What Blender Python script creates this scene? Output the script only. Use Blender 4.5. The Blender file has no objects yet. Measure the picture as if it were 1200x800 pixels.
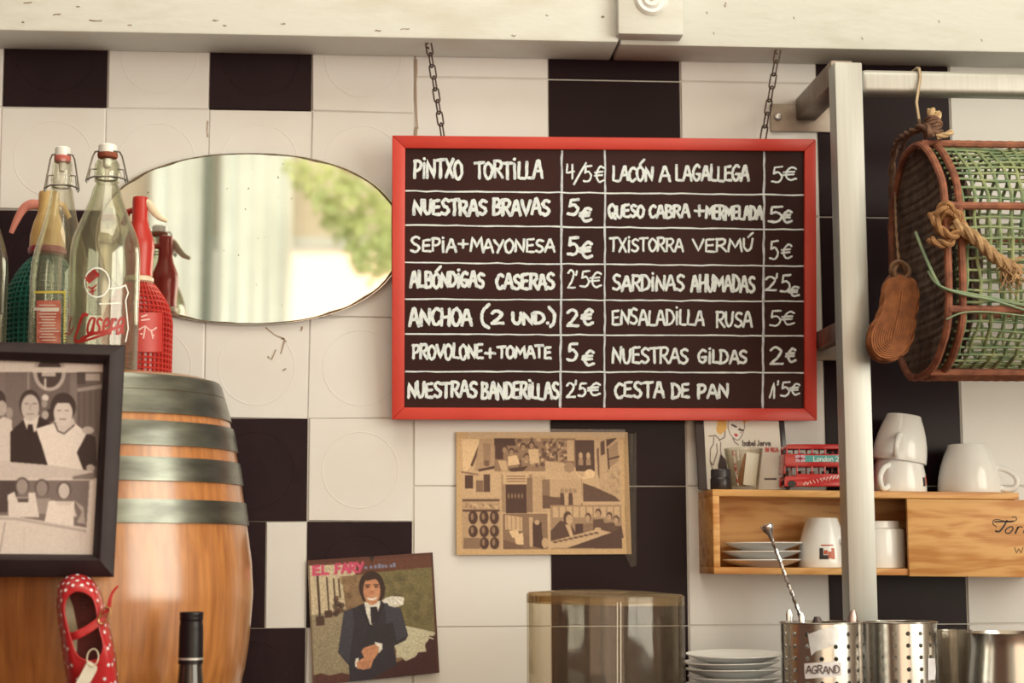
import bpy, bmesh, math, random
import numpy as np
from mathutils import Vector, Matrix, Quaternion

V = Vector
R = math.radians
rnd = random.Random(7)
scene = bpy.context.scene
COL = scene.collection

# ------------------------------------------------------------------ camera
F = 2050.0                                   # focal length in pixels of a 1200 px wide frame
YAW, PITCH, ROLL = R(4.45), R(7.1), 0.0034
CAM = V((0.0, -2.6, 1.55))
_f = V((math.sin(YAW) * math.cos(PITCH), math.cos(YAW) * math.cos(PITCH), math.sin(PITCH)))
_r0 = V((math.cos(YAW), -math.sin(YAW), 0))
_u0 = _r0.cross(_f)
_r = _r0 * math.cos(ROLL) - _u0 * math.sin(ROLL)
_u = _u0 * math.cos(ROLL) + _r0 * math.sin(ROLL)
cd = bpy.data.cameras.new('camera')
cam = bpy.data.objects.new('camera', cd)
COL.objects.link(cam)
m3 = Matrix((_r, _u, -_f)).transposed()
cam.matrix_world = Matrix.Translation(CAM) @ m3.to_4x4()
cd.sensor_width = 36.0
cd.lens = F / 1200 * 36.0
cd.clip_start = 0.05
cd.dof.use_dof = True
cd.dof.focus_distance = 2.43
cd.dof.aperture_fstop = 4.2
scene.camera = cam

# ------------------------------------------------------------------ light
scene.view_settings.view_transform = 'Standard'
scene.view_settings.look = 'None'
scene.view_settings.gamma = 1.0
scene.view_settings.use_curve_mapping = False
scene.view_settings.exposure = -0.12
scene.cycles.use_denoising = True
scene.cycles.max_bounces = 10
scene.cycles.transparent_max_bounces = 24
scene.cycles.caustics_refractive = False
scene.cycles.caustics_reflective = False
scene.cycles.sample_clamp_indirect = 6.0

KEY = (1.0, 0.95, 0.77)
WARM = (1.0, 0.60, 0.33)
world = bpy.data.worlds.new('daylight')
scene.world = world
world.use_nodes = True
world.node_tree.nodes['Background'].inputs[0].default_value = (1.0, 0.90, 0.74, 1)
world.node_tree.nodes['Background'].inputs[1].default_value = 0.9


def area(name, loc, target, sx, sy, power, color=WARM):
    l = bpy.data.lights.new(name, 'AREA')
    l.shape = 'RECTANGLE'
    l.size, l.size_y = sx, sy
    l.energy = power
    l.color = color
    o = bpy.data.objects.new(name, l)
    COL.objects.link(o)
    o.location = loc
    o.rotation_euler = (V(target) - V(loc)).to_track_quat('-Z', 'Y').to_euler()
    return o


# daylight entering by the side window and the roof window over the bar
area('side_window_daylight', (2.42, -2.85, 2.25), (0.0, -2.4, 2.0), 3.1, 1.9, 112, KEY)
area('added_front_fill', (0.6, -5.05, 1.75), (0.1, 0, 1.7), 2.4, 2.3, 30, WARM)  # unseen fill added from the front to warm the shadows
area('roof_window_daylight', (0.2, -1.6, 3.86), (0.2, -1.5, 0), 2.0, 1.6, 38, KEY)
area('added_mirror_view_fill', (-.7, -3.6, 3.8), (-.7, -5.0, 2.3), 1.6, .4, 22, KEY)  # unseen lamp added to brighten the wall and curtains reflected in the mirror


# ------------------------------------------------------------------ pixel <-> place
def ray(px, py):
    return (_f * F + _r * (px - 600) + _u * (400 - py)).normalized()


def aty(px, py, Y):
    d = ray(px, py)
    return CAM + d * ((Y - CAM.y) / d.y)


def onplane(px, py, p, n):
    d = ray(px, py)
    return CAM + d * ((p - CAM).dot(n) / d.dot(n))


def oncyl(px, py, cx, cy, r):
    """first hit of a sight line on an upright cylinder -> point, outward normal"""
    d = ray(px, py)
    ox, oy = CAM.x - cx, CAM.y - cy
    a = d.x * d.x + d.y * d.y
    b = 2 * (ox * d.x + oy * d.y)
    c = ox * ox + oy * oy - r * r
    q = max(b * b - 4 * a * c, 0.0)
    t = (-b - math.sqrt(q)) / (2 * a)
    p = CAM + d * t
    return p, V((p.x - cx, p.y - cy, 0)).normalized()


# ------------------------------------------------------------------ colour
def lin(c):
    return c / 12.92 if c <= 0.04045 else ((c + 0.055) / 1.055) ** 2.4


WHITE_PX = (226, 210, 186)                    # how a white glazed tile looks in this room's light
_w = [lin(v / 255) / 0.80 for v in WHITE_PX]


def S(r, g, b):
    """albedo of a surface that looks like this sRGB value under the room's light"""
    return tuple(min(0.95, lin(v / 255) / w) for v, w in zip((r, g, b), _w))


# ------------------------------------------------------------------ materials
MATS = {}


def mat(name, col, rough=0.5, metal=0.0, col2=None, scale=8.0, stretch=(1, 1, 1), bump=0.0, bscale=60.0, coat=0.0,
        spec=0.5, lo=0.35, hi=0.65, detail=5.0, bdist=0.002):
    if name in MATS:
        return MATS[name]
    m = bpy.data.materials.new(name)
    m.use_nodes = True
    nt = m.node_tree
    b = nt.nodes['Principled BSDF']
    b.inputs['Roughness'].default_value = rough
    b.inputs['Metallic'].default_value = metal
    b.inputs['Specular IOR Level'].default_value = spec
    b.inputs['Coat Weight'].default_value = coat
    b.inputs['Coat Roughness'].default_value = 0.12
    tc = nt.nodes.new('ShaderNodeTexCoord')
    mp = nt.nodes.new('ShaderNodeMapping')
    mp.inputs['Scale'].default_value = stretch
    nt.links.new(tc.outputs['Object'], mp.inputs['Vector'])
    nz = nt.nodes.new('ShaderNodeTexNoise')
    nz.inputs['Scale'].default_value = scale
    nz.inputs['Detail'].default_value = detail
    nt.links.new(mp.outputs[0], nz.inputs['Vector'])
    rp = nt.nodes.new('ShaderNodeValToRGB')
    rp.color_ramp.elements[0].position = lo
    rp.color_ramp.elements[1].position = hi
    c2 = col2 if col2 else tuple(min(1, c * 0.93) for c in col)
    rp.color_ramp.elements[0].color = (*col, 1)
    rp.color_ramp.elements[1].color = (*c2, 1)
    nt.links.new(nz.outputs['Fac'], rp.inputs['Fac'])
    nt.links.new(rp.outputs['Color'], b.inputs['Base Color'])
    if bump:
        n2 = nt.nodes.new('ShaderNodeTexNoise')
        n2.inputs['Scale'].default_value = bscale
        n2.inputs['Detail'].default_value = 4
        nt.links.new(mp.outputs[0], n2.inputs['Vector'])
        bp = nt.nodes.new('ShaderNodeBump')
        bp.inputs['Strength'].default_value = bump
        bp.inputs['Distance'].default_value = bdist
        nt.links.new(n2.outputs['Fac'], bp.inputs['Height'])
        nt.links.new(bp.outputs[0], b.inputs['Normal'])
    MATS[name] = m
    return m


def glass_mat(name, tint=(0.97, 0.97, 0.95), edge=(0.55, 0.58, 0.5), rough=0.03, gain=1.0, veil=0.0, veil_col=(0.8, 0.8, 0.8)):
    """thin clear glass: sees through, reflects by Fresnel, takes colour where the wall is met edge-on"""
    if name in MATS:
        return MATS[name]
    m = bpy.data.materials.new(name)
    m.use_nodes = True
    nt = m.node_tree
    nt.nodes.remove(nt.nodes['Principled BSDF'])
    out = nt.nodes['Material Output']
    lw = nt.nodes.new('ShaderNodeLayerWeight')
    lw.inputs['Blend'].default_value = 0.35
    mix = nt.nodes.new('ShaderNodeMix')
    mix.data_type = 'RGBA'
    mix.inputs['A'].default_value = (*tint, 1)
    mix.inputs['B'].default_value = (*edge, 1)
    nt.links.new(lw.outputs['Facing'], mix.inputs['Factor'])
    tr = nt.nodes.new('ShaderNodeBsdfTransparent')
    nt.links.new(mix.outputs['Result'], tr.inputs['Color'])
    gl = nt.nodes.new('ShaderNodeBsdfGlossy')
    nz = nt.nodes.new('ShaderNodeTexNoise')
    nz.inputs['Scale'].default_value = 9
    tc = nt.nodes.new('ShaderNodeTexCoord')
    nt.links.new(tc.outputs['Object'], nz.inputs['Vector'])
    bp = nt.nodes.new('ShaderNodeBump')
    bp.inputs['Strength'].default_value = 0.15
    bp.inputs['Distance'].default_value = 0.01
    nt.links.new(nz.outputs['Fac'], bp.inputs['Height'])
    nt.links.new(bp.outputs[0], gl.inputs['Normal'])
    gl.inputs['Roughness'].default_value = rough
    l2 = nt.nodes.new('ShaderNodeLayerWeight')
    l2.inputs['Blend'].default_value = 0.5
    pw_ = nt.nodes.new('ShaderNodeMath')
    pw_.operation = 'POWER'
    pw_.inputs[1].default_value = 4.0
    nt.links.new(l2.outputs['Facing'], pw_.inputs[0])
    mul = nt.nodes.new('ShaderNodeMath')
    mul.operation = 'MULTIPLY_ADD'
    mul.use_clamp = True
    mul.inputs[1].default_value = 0.55 * gain
    mul.inputs[2].default_value = 0.045 * gain
    nt.links.new(pw_.outputs[0], mul.inputs[0])
    ms = nt.nodes.new('ShaderNodeMixShader')
    nt.links.new(mul.outputs[0], ms.inputs[0])
    nt.links.new(tr.outputs[0], ms.inputs[1])
    nt.links.new(gl.outputs[0], ms.inputs[2])
    last = ms
    if veil:
        df = nt.nodes.new('ShaderNodeBsdfDiffuse')
        df.inputs['Color'].default_value = (*veil_col, 1)
        m2 = nt.nodes.new('ShaderNodeMixShader')
        m2.inputs[0].default_value = veil
        nt.links.new(ms.outputs[0], m2.inputs[1])
        nt.links.new(df.outputs[0], m2.inputs[2])
        last = m2
    nt.links.new(last.outputs[0], out.inputs['Surface'])
    MATS[name] = m
    return m


def print_mat(name, rough=0.5, spec=0.4):
    if name in MATS:
        return MATS[name]
    m = bpy.data.materials.new(name)
    m.use_nodes = True
    nt = m.node_tree
    b = nt.nodes['Principled BSDF']
    b.inputs['Roughness'].default_value = rough
    b.inputs['Specular IOR Level'].default_value = spec
    at = nt.nodes.new('ShaderNodeAttribute')
    at.attribute_name = 'print'
    nt.links.new(at.outputs['Color'], b.inputs['Base Color'])
    MATS[name] = m
    return m


# ------------------------------------------------------------------ mesh builder
def catmull(pts, n=6, closed=False):
    P = [np.array(p, float) for p in pts]
    out = []
    k = len(P)
    for i in range(k if closed else k - 1):
        p0 = P[(i - 1) % k] if (closed or i > 0) else P[0]
        p1, p2 = P[i], P[(i + 1) % k]
        p3 = P[(i + 2) % k] if (closed or i + 2 < k) else P[-1]
        for j in range(n):
            t = j / n
            out.append(0.5 * ((2 * p1) + (-p0 + p2) * t + (2 * p0 - 5 * p1 + 4 * p2 - p3) * t * t
                              + (-p0 + 3 * p1 - 3 * p2 + p3) * t ** 3))
    if not closed:
        out.append(P[-1])
    return out


class MB:
    def __init__(self):
        self.v, self.f, self.mi = [], [], []

    def add(self, vs, fs, mi=0):
        o = len(self.v)
        self.v += [tuple(p) for p in vs]
        self.f += [tuple(i + o for i in f) for f in fs]
        self.mi += [mi] * len(fs)
        return self

    def box(self, c, s, rot=None, mi=0):
        hx, hy, hz = s[0] / 2, s[1] / 2, s[2] / 2
        vs = [V((x, y, z)) for x in (-hx, hx) for y in (-hy, hy) for z in (-hz, hz)]
        if rot:
            vs = [rot @ p for p in vs]
        vs = [p + V(c) for p in vs]
        return self.add(vs, [(0, 1, 3, 2), (4, 6, 7, 5), (0, 4, 5, 1), (2, 3, 7, 6), (0, 2, 6, 4), (1, 5, 7, 3)], mi)

    def span(self, a, b, mi=0):
        a, b = V(a), V(b)
        return self.box((a + b) / 2, [abs(q) for q in (b - a)], None, mi)

    def prism(self, pts, n, d, mi=0):
        """closed outline (3-D points) pushed by vector n*d"""
        k = len(pts)
        a = [V(p) for p in pts]
        b = [p + V(n) * d for p in a]
        fs = [tuple(range(k)), tuple(range(2 * k - 1, k - 1, -1))]
        fs += [(i, k + i, k + (i + 1) % k, (i + 1) % k) for i in range(k)]
        return self.add(a + b, fs, mi)

    def tube(self, pts, r, n=8, closed=False, caps=True, mi=0, flat=1.0):
        P = [V(p) for p in pts]
        k = len(P)
        rs = r if hasattr(r, '__len__') else [r] * k
        T = []
        for i in range(k):
            if closed:
                t = P[(i + 1) % k] - P[i - 1]
            else:
                t = P[min(i + 1, k - 1)] - P[max(i - 1, 0)]
            T.append(t.normalized() if t.length > 1e-9 else V((0, 0, 1)))
        up = V((0, 0, 1)) if abs(T[0].z) < 0.9 else V((1, 0, 0))
        N = (up - T[0] * up.dot(T[0])).normalized()
        vs = []
        for i in range(k):
            if i:
                N = (N - T[i] * N.dot(T[i]))
                N = N.normalized() if N.length > 1e-6 else T[i].orthogonal().normalized()
            B = T[i].cross(N)
            for j in range(n):
                a = 2 * math.pi * j / n
                vs.append(P[i] + N * math.cos(a) * rs[i] * flat + B * math.sin(a) * rs[i])
        fs = []
        for i in range(k if closed else k - 1):
            i2 = (i + 1) % k
            for j in range(n):
                fs.append((i * n + j, i * n + (j + 1) % n, i2 * n + (j + 1) % n, i2 * n + j))
        if caps and not closed:
            fs.append(tuple(range(n - 1, -1, -1)))
            fs.append(tuple((k - 1) * n + j for j in range(n)))
        return self.add(vs, fs, mi)

    def lathe(self, prof, c=(0, 0, 0), n=48, mi=0, M=None):
        """profile [(r, z)] turned round the upright axis through c"""
        vs, fs, rings = [], [], []
        for r, z in prof:
            if r < 1e-6:
                rings.append([len(vs)])
                vs.append(V((0, 0, z)))
            else:
                rings.append(list(range(len(vs), len(vs) + n)))
                vs += [V((r * math.cos(2 * math.pi * j / n), r * math.sin(2 * math.pi * j / n), z)) for j in range(n)]
        for a, b in zip(rings, rings[1:]):
            for j in range(n):
                j2 = (j + 1) % n
                if len(a) == 1 and len(b) == 1:
                    continue
                if len(a) == 1:
                    fs.append((a[0], b[j2], b[j]))
                elif len(b) == 1:
                    fs.append((a[j], a[j2], b[0]))
                else:
                    fs.append((a[j], a[j2], b[j2], b[j]))
        if M:
            vs = [M @ p for p in vs]
        return self.add([p + V(c) for p in vs], fs, mi)

    def ribbon(self, pts, nrm, w, mi=0, rough=0.0):
        P = [V(p) for p in pts]
        k = len(P)
        if k == 1:
            P = [P[0], P[0] + V((1e-4, 0, 0))]
            nrm = [nrm[0]] * 2 if isinstance(nrm, list) else nrm
            k = 2
        Ns = nrm if isinstance(nrm, list) else [V(nrm)] * k
        a, b = [], []
        for i in range(k):
            t = (P[min(i + 1, k - 1)] - P[max(i - 1, 0)])
            t = t.normalized() if t.length > 1e-9 else V((1, 0, 0))
            s = Ns[i].cross(t).normalized()
            h1 = w / 2 * (1 + rnd.uniform(-rough, rough))
            h2 = w / 2 * (1 + rnd.uniform(-rough, rough))
            a.append(P[i] + s * h1)
            b.append(P[i] - s * h2)
        self.add(a + b, [(i, i + 1, k + i + 1, k + i) for i in range(k - 1)], mi)
        for i in (0, k - 1):
            t = (P[1] - P[0]) if i == 0 else (P[-1] - P[-2])
            t = t.normalized()
            s = Ns[i].cross(t).normalized()
            n = 10
            self.add([P[i] + (t * math.cos(2 * math.pi * j / n) + s * math.sin(2 * math.pi * j / n)) * (w / 2 * (1 + rnd.uniform(-rough, rough)))
                      for j in range(n)], [tuple(range(n))], mi)
        return self

    def xform(self, M):
        self.v = [tuple(M @ V(p)) for p in self.v]
        return self

    def build(self, name, mats, root=None, bevel=0.0, smooth=True, seg=2, merge=False, angle=38):
        o_ = V((0, 0, 0))
        if root is not None:
            p = root
            while p is not None:
                o_ = o_ + p.location
                p = p.parent
        me = bpy.data.meshes.new(name)
        me.from_pydata([tuple(V(p) - o_) for p in self.v], [], self.f)
        for mm in (mats if isinstance(mats, (list, tuple)) else [mats]):
            me.materials.append(mm)
        me.polygons.foreach_set('material_index', self.mi)
        bm = bmesh.new()
        bm.from_mesh(me)
        if merge:
            bmesh.ops.remove_doubles(bm, verts=bm.verts, dist=1e-5)
        bmesh.ops.recalc_face_normals(bm, faces=bm.faces)
        if bevel:
            es = [e for e in bm.edges if len(e.link_faces) == 2 and e.calc_face_angle(0) > R(30)]
            bmesh.ops.bevel(bm, geom=es, offset=bevel, segments=seg, profile=0.5, affect='EDGES', clamp_overlap=True)
        bm.to_mesh(me)
        bm.free()
        if smooth:
            me.shade_smooth()
            me.set_sharp_from_angle(angle=R(angle))
        ob = bpy.data.objects.new(name, me)
        COL.objects.link(ob)
        if root is not None:
            ob.parent = root
        return ob


def tag(o, label=None, cat=None, group=None, kind=None):
    if label:
        o['label'] = label
    if cat:
        o['category'] = cat
    if group:
        o['group'] = group
    if kind:
        o['kind'] = kind
    return o


def thing(name, loc, label, cat, group=None):
    o = bpy.data.objects.new(name, None)
    o.empty_display_size = 0.05
    COL.objects.link(o)
    o.location = loc
    return tag(o, label, cat, group)


def copy_tree(o, parent=None):
    c = o.copy()
    COL.objects.link(c)
    c.parent = parent
    for ch in list(o.children):
        copy_tree(ch, c)
    return c


def structure(o):
    o['kind'] = 'structure'
    return o


# ------------------------------------------------------------------ print canvas (colours of a printed sheet, held on its mesh)
class Canvas:
    """painted in the sheet's own coordinates; k samples per unit"""

    def __init__(self, x0, y0, x1, y1, k, bg):
        self.x0, self.y0, self.x1, self.y1, self.k = x0, y0, x1, y1, k
        self.W, self.H = int((x1 - x0) * k) + 1, int((y1 - y0) * k) + 1
        self.a = np.ones((self.H, self.W, 3)) * np.array(bg, float)
        self.Y, self.X = np.mgrid[0:self.H, 0:self.W].astype(float)
        self.X = self.X / k + x0
        self.Y = self.Y / k + y0
        self.r = np.random.RandomState(3)

    def put(self, mask, c, al=1.0):
        m = np.clip(mask, 0, 1)[..., None] * al
        self.a = self.a * (1 - m) + np.array(c, float) * m

    def poly(self, pts, c, al=1.0):
        n = len(pts)
        ins = np.zeros(self.X.shape, bool)
        for i in range(n):
            xa, ya = pts[i]
            xb, yb = pts[(i + 1) % n]
            if ya == yb:
                continue
            cond = (ya > self.Y) != (yb > self.Y)
            xi = (xb - xa) * (self.Y - ya) / (yb - ya) + xa
            ins ^= cond & (self.X < xi)
        self.put(ins.astype(float), c, al)

    def rect(self, xa, ya, xb, yb, c, al=1.0):
        self.put(((self.X >= xa) & (self.X <= xb) & (self.Y >= ya) & (self.Y <= yb)).astype(float), c, al)

    def ell(self, cx, cy, rx, ry, c, al=1.0, rot=0.0):
        dx, dy = self.X - cx, self.Y - cy
        ca, sa = math.cos(rot), math.sin(rot)
        u, v = dx * ca + dy * sa, -dx * sa + dy * ca
        d = np.sqrt((u / rx) ** 2 + (v / ry) ** 2)
        self.put(np.clip((1.0 - d) * min(rx, ry) * self.k + 0.5, 0, 1), c, al)

    def line(self, pts, w, c, al=1.0):
        best = np.full(self.X.shape, 1e9)
        for (xa, ya), (xb, yb) in zip(pts, pts[1:]):
            L = (xb - xa) ** 2 + (yb - ya) ** 2 + 1e-9
            t = np.clip(((self.X - xa) * (xb - xa) + (self.Y - ya) * (yb - ya)) / L, 0, 1)
            best = np.minimum(best, np.hypot(self.X - xa - t * (xb - xa), self.Y - ya - t * (yb - ya)))
        self.put(np.clip((w / 2 - best) * self.k + 0.5, 0, 1), c, al)

    def noise(self, amp, cell=1):
        h, w = self.H // cell + 2, self.W // cell + 2
        n = self.r.normal(0, 1, (h, w))
        n = np.repeat(np.repeat(n, cell, 0), cell, 1)[:self.H, :self.W]
        self.a = np.clip(self.a * (1 + amp * n[..., None]), 0, 255)

    def blotch(self, xa, ya, xb, yb, cols, n, s0, s1):
        for i in range(n):
            c = cols[self.r.randint(len(cols))]
            self.ell(self.r.uniform(xa, xb), self.r.uniform(ya, yb), self.r.uniform(s0, s1), self.r.uniform(s0, s1), c, 0.8)

    def blur(self, n=1):
        for _ in range(n):
            p = np.pad(self.a, ((1, 1), (1, 1), (0, 0)), 'edge')
            self.a = (p[:-2, 1:-1] + p[2:, 1:-1] + p[1:-1, :-2] + p[1:-1, 2:] + 2 * self.a) / 6

    def linear(self):
        a = np.clip(self.a / 255, 0, 1)
        l = np.where(a <= 0.04045, a / 12.92, ((a + 0.055) / 1.055) ** 2.4)
        return np.minimum(l / np.array(_w), 0.95)


def print_panel(name, canvas, place, thick, nrm, face_mat, edge_mat, root=None):
    """sheet whose front carries the canvas; place(x, y) -> point; thick backwards along -nrm"""
    H, W = canvas.H, canvas.W
    vs = []
    for j in range(H):
        for i in range(W):
            vs.append(place(canvas.x0 + i / canvas.k, canvas.y0 + j / canvas.k))
    nf = len(vs)
    fs = [(j * W + i, (j + 1) * W + i, (j + 1) * W + i + 1, j * W + i + 1) for j in range(H - 1) for i in range(W - 1)]
    rim = [(0, i) for i in range(W)] + [(j, W - 1) for j in range(1, H)] + [(H - 1, i) for i in range(W - 2, -1, -1)] + [(j, 0) for j in range(H - 2, 0, -1)]
    n = V(nrm)
    back = [vs[j * W + i] - n * thick for j, i in rim]
    k = len(rim)
    idx = [j * W + i for j, i in rim]
    sides = [(idx[q], idx[(q + 1) % k], nf + (q + 1) % k, nf + q) for q in range(k)]
    o_ = root.location if root else V((0, 0, 0))
    me = bpy.data.meshes.new(name)
    me.from_pydata([tuple(V(p) - o_) for p in vs + back], [], fs + sides + [tuple(range(nf + k - 1, nf - 1, -1))])
    me.materials.append(face_mat)
    me.materials.append(edge_mat)
    me.polygons.foreach_set('material_index', [0] * len(fs) + [1] * (k + 1))
    at = me.color_attributes.new('print', 'FLOAT_COLOR', 'POINT')
    c = canvas.linear().reshape(-1, 3)
    full = np.ones((nf + k, 4), np.float32)
    full[:nf, :3] = c
    full[nf:, :3] = 0.3
    at.data.foreach_set('color', full.ravel())
    ob = bpy.data.objects.new(name, me)
    COL.objects.link(ob)
    if root:
        ob.parent = root
    return ob


# ------------------------------------------------------------------ hand lettering: strokes per letter, y up, unit box
def s(*p):
    return ('s', list(p))


def l(*p):
    return ('l', list(p))


_O = s((.5, 1), (.12, .8), (.03, .45), (.25, .05), (.6, .0), (.93, .35), (.9, .75), (.5, 1))
G = {
    'A': (1, [l((0, 0), (.45, 1), (.6, .98), (1, 0)), l((.18, .36), (.9, .38))]),
    'B': (.9, [l((.08, 1), (.06, 0)), s((.06, 1), (.7, .95), (.8, .75), (.5, .54), (.1, .52)), s((.1, .52), (.8, .45), (.92, .2), (.6, .02), (.04, 0))]),
    'C': (.85, [s((.95, .88), (.6, 1), (.15, .75), (.05, .4), (.3, .05), (.65, 0), (.95, .15))]),
    'D': (.95, [l((.08, 1), (.06, 0)), s((0, 1), (.6, .93), (.95, .5), (.65, .1), (0, 0))]),
    'E': (.85, [l((.9, 1), (.1, .96), (.07, .03), (.95, 0)), l((.1, .5), (.8, .54))]),
    'F': (.8, [l((.9, 1), (.1, .96), (.07, 0)), l((.1, .5), (.75, .54))]),
    'G': (.95, [s((.9, .88), (.55, 1), (.1, .7), (.05, .3), (.4, 0), (.8, .1), (.92, .4)), l((.95, .42), (.5, .42))]),
    'H': (.9, [l((.08, 1), (.04, 0)), l((.95, 1), (.92, 0)), l((.06, .5), (.93, .52))]),
    'i': (.38, [l((.5, .84), (.5, 0)), l((.5, 1.13), (.52, 1.12))]),
    'J': (.7, [s((.7, 1), (.72, .3), (.45, .0), (.05, .15))]),
    'L': (.75, [l((.12, 1), (.06, .03), (.98, 0))]),
    'M': (1.25, [l((0, 0), (.14, 1), (.5, .3), (.86, 1), (1, 0))]),
    'N': (1, [l((.05, 0), (.07, 1), (.9, 0), (.95, 1))]),
    'O': (.95, [_O]),
    'P': (.85, [l((.12, 1), (.08, 0)), s((.02, .98), (.75, .97), (.92, .72), (.6, .46), (.1, .43))]),
    'Q': (1, [_O, l((.55, .28), (.98, -.12))]),
    'R': (.92, [l((.1, 1), (.06, 0)), s((.0, .98), (.75, .97), (.9, .74), (.6, .5), (.1, .46)), l((.4, .47), (.98, -.02))]),
    'S': (.85, [s((.92, .9), (.5, 1), (.12, .8), (.3, .58), (.75, .42), (.9, .2), (.5, 0), (.03, .1))]),
    'T': (.95, [l((0, .96), (1, 1)), l((.5, 1), (.48, 0))]),
    'U': (.9, [s((.05, 1), (.1, .3), (.45, 0), (.8, .25), (.95, 1))]),
    'V': (1, [l((0, 1), (.5, 0), (1, 1))]),
    'W': (1.3, [l((0, 1), (.25, 0), (.5, .8), (.75, 0), (1, 1))]),
    'X': (.9, [l((.05, 1), (.95, 0)), l((.95, 1), (.05, 0))]),
    'Y': (.95, [l((0, 1), (.5, .5)), l((1, 1), (.35, 0))]),
    'K': (.9, [l((.1, 1), (.08, 0)), l((.9, 1), (.1, .45), (.95, 0))]),
    '1': (.6, [l((.05, .05), (.6, 1), (.62, 0))]),
    '2': (.9, [s((.05, .82), (.4, 1), (.85, .8), (.6, .42), (.05, .03)), l((.05, .03), (.97, .03))]),
    '4': (.9, [l((.18, 1), (.08, .42), (.95, .5)), l((.75, .98), (.72, 0))]),
    '5': (.9, [l((.95, 1), (.28, .96), (.2, .56)), s((.2, .56), (.6, .64), (.92, .35), (.6, .03), (.03, .06))]),
    '€': (.95, [s((.98, .88), (.65, 1), (.28, .7), (.22, .3), (.5, 0), (.98, .12)), l((.02, .6), (.85, .66)), l((.0, .4), (.8, .44))]),
    '+': (.9, [l((0, .5), (1, .5)), l((.5, 1), (.5, 0))]),
    '(': (.6, [s((.95, 1), (.3, .75), (.1, .45), (.3, .15), (.9, 0))]),
    ')': (.6, [s((.1, 1), (.75, .75), (.9, .45), (.7, .15), (.3, 0))]),
    '.': (.3, [l((.5, .08), (.55, .07))]),
    "'": (.25, [l((.6, 1), (.4, .72))]),
    '/': (.8, [l((.0, 0), (1, 1))]),
    'Ó': (.95, [_O, l((.45, 1.15), (1.05, 1.5))]),
    'Ú': (.9, [s((.05, 1), (.1, .3), (.45, 0), (.8, .25), (.95, 1)), l((.5, 1.15), (.95, 1.5))]),
    'a': (.8, [s((.85, .6), (.4, .62), (.08, .3), (.3, .0), (.7, .15), (.88, .6)), s((.88, .6), (.85, .15), (1.05, .02))]),
    's': (.65, [s((.85, .55), (.45, .62), (.2, .46), (.75, .22), (.5, 0), (.05, .06))]),
    'e': (.75, [s((.1, .3), (.85, .36), (.6, .62), (.15, .42), (.25, .05), (.65, .0), (1.0, .15))]),
    'r': (.6, [s((.15, .6), (.2, 0)), s((.2, .35), (.5, .6), (.95, .55))]),
    'o': (.75, [s((.5, .62), (.1, .4), (.2, .05), (.55, 0), (.92, .3), (.8, .56), (.5, .62))]),
    'n': (.8, [l((.12, .6), (.1, 0)), s((.1, .35), (.5, .62), (.85, .45), (.9, 0))]),
    'd': (.85, [s((.85, .5), (.4, .6), (.08, .3), (.35, 0), (.8, .2)), l((.9, 1), (.88, 0))]),
    'l': (.35, [l((.5, 1), (.5, 0))]),
    'b': (.8, [l((.1, 1), (.1, 0)), s((.1, .4), (.6, .6), (.9, .3), (.5, 0), (.1, .08))]),
    'v': (.75, [l((.02, .6), (.45, 0), (.95, .6))]),
    'I': (.35, [l((.5, 1), (.5, 0))]),
    'z': (.7, [l((.05, .6), (.9, .6), (.05, 0), (.95, 0))]),
    'p': (.8, [l((.1, .6), (.1, -.35)), s((.1, .4), (.6, .6), (.9, .3), (.5, 0), (.1, .08))]),
    't': (.6, [l((.45, 1), (.45, 0)), l((.05, .62), (.9, .62))]),
}


def strokes(text, x0, x1, yt, yb, jit=0.0, gap=0.16, slant=0.0, r=None):
    """polylines in picture units for a word set between x0..x1, cap line yt, base line yb"""
    r = r or rnd
    ws = [G[c][0] if c != ' ' else .6 for c in text]
    tot = sum(ws) + gap * (len(text) - 1)
    sc = (x1 - x0) / tot
    h = yb - yt
    out, x = [], x0
    for c, w in zip(text, ws):
        if c != ' ':
            dy, ds, dx = r.uniform(-jit, jit) * h, 1 + r.uniform(-jit, jit), r.uniform(-jit, jit) * sc * .6
            sl = slant + r.uniform(-jit, jit) * .6
            for kind, pts in G[c][1]:
                q = catmull(pts, 5) if kind == 's' else [np.array(p, float) for p in pts]
                if kind == 'l' and len(q) > 1:
                    q2 = []
                    for a, b in zip(q, q[1:]):
                        q2 += [a + (b - a) * t for t in (0, .33, .66)]
                    q = q2 + [q[-1]]
                out.append([(x + dx + p[0] * w * sc * (1 + .15 * jit) + sl * p[1] * h * .5, yb + dy - p[1] * h * ds) for p in q])
        x += (w + gap) * sc
    return out


# ================================================================== SETTING
cream_grout = mat('aged_cream_grout', S(205, 186, 160), .8)
white_glaze = mat('white_glazed_tile', S(226, 211, 189), .32, col2=S(219, 203, 180), scale=3, bump=.05, bscale=14, spec=.45)
black_glaze = mat('black_glazed_tile', S(28, 12, 15), .3, col2=S(32, 15, 18), scale=4, spec=.14)
white_paint = mat('white_painted_old_tile', S(224, 210, 188), .45, col2=S(218, 201, 178), scale=5, bump=.12, bscale=22, spec=.35)
black_paint = mat('black_painted_old_tile', S(33, 18, 20), .42, col2=S(40, 23, 24), scale=9, bump=.5, bscale=30, spec=.16)
plaster = mat('cream_wall_paint', S(232, 206, 170), .8, bump=.1, bscale=30)
floor_m = mat('terracotta_floor', S(150, 100, 72), .5, col2=S(130, 85, 60), scale=4)

XL, XR, YF, ZC = -2.3, 2.3, -5.0, 3.9


def tile_x(px, py=400):
    return aty(px, py, 0).x


def tile_z(px, py):
    return aty(px, py, 0).z


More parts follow.
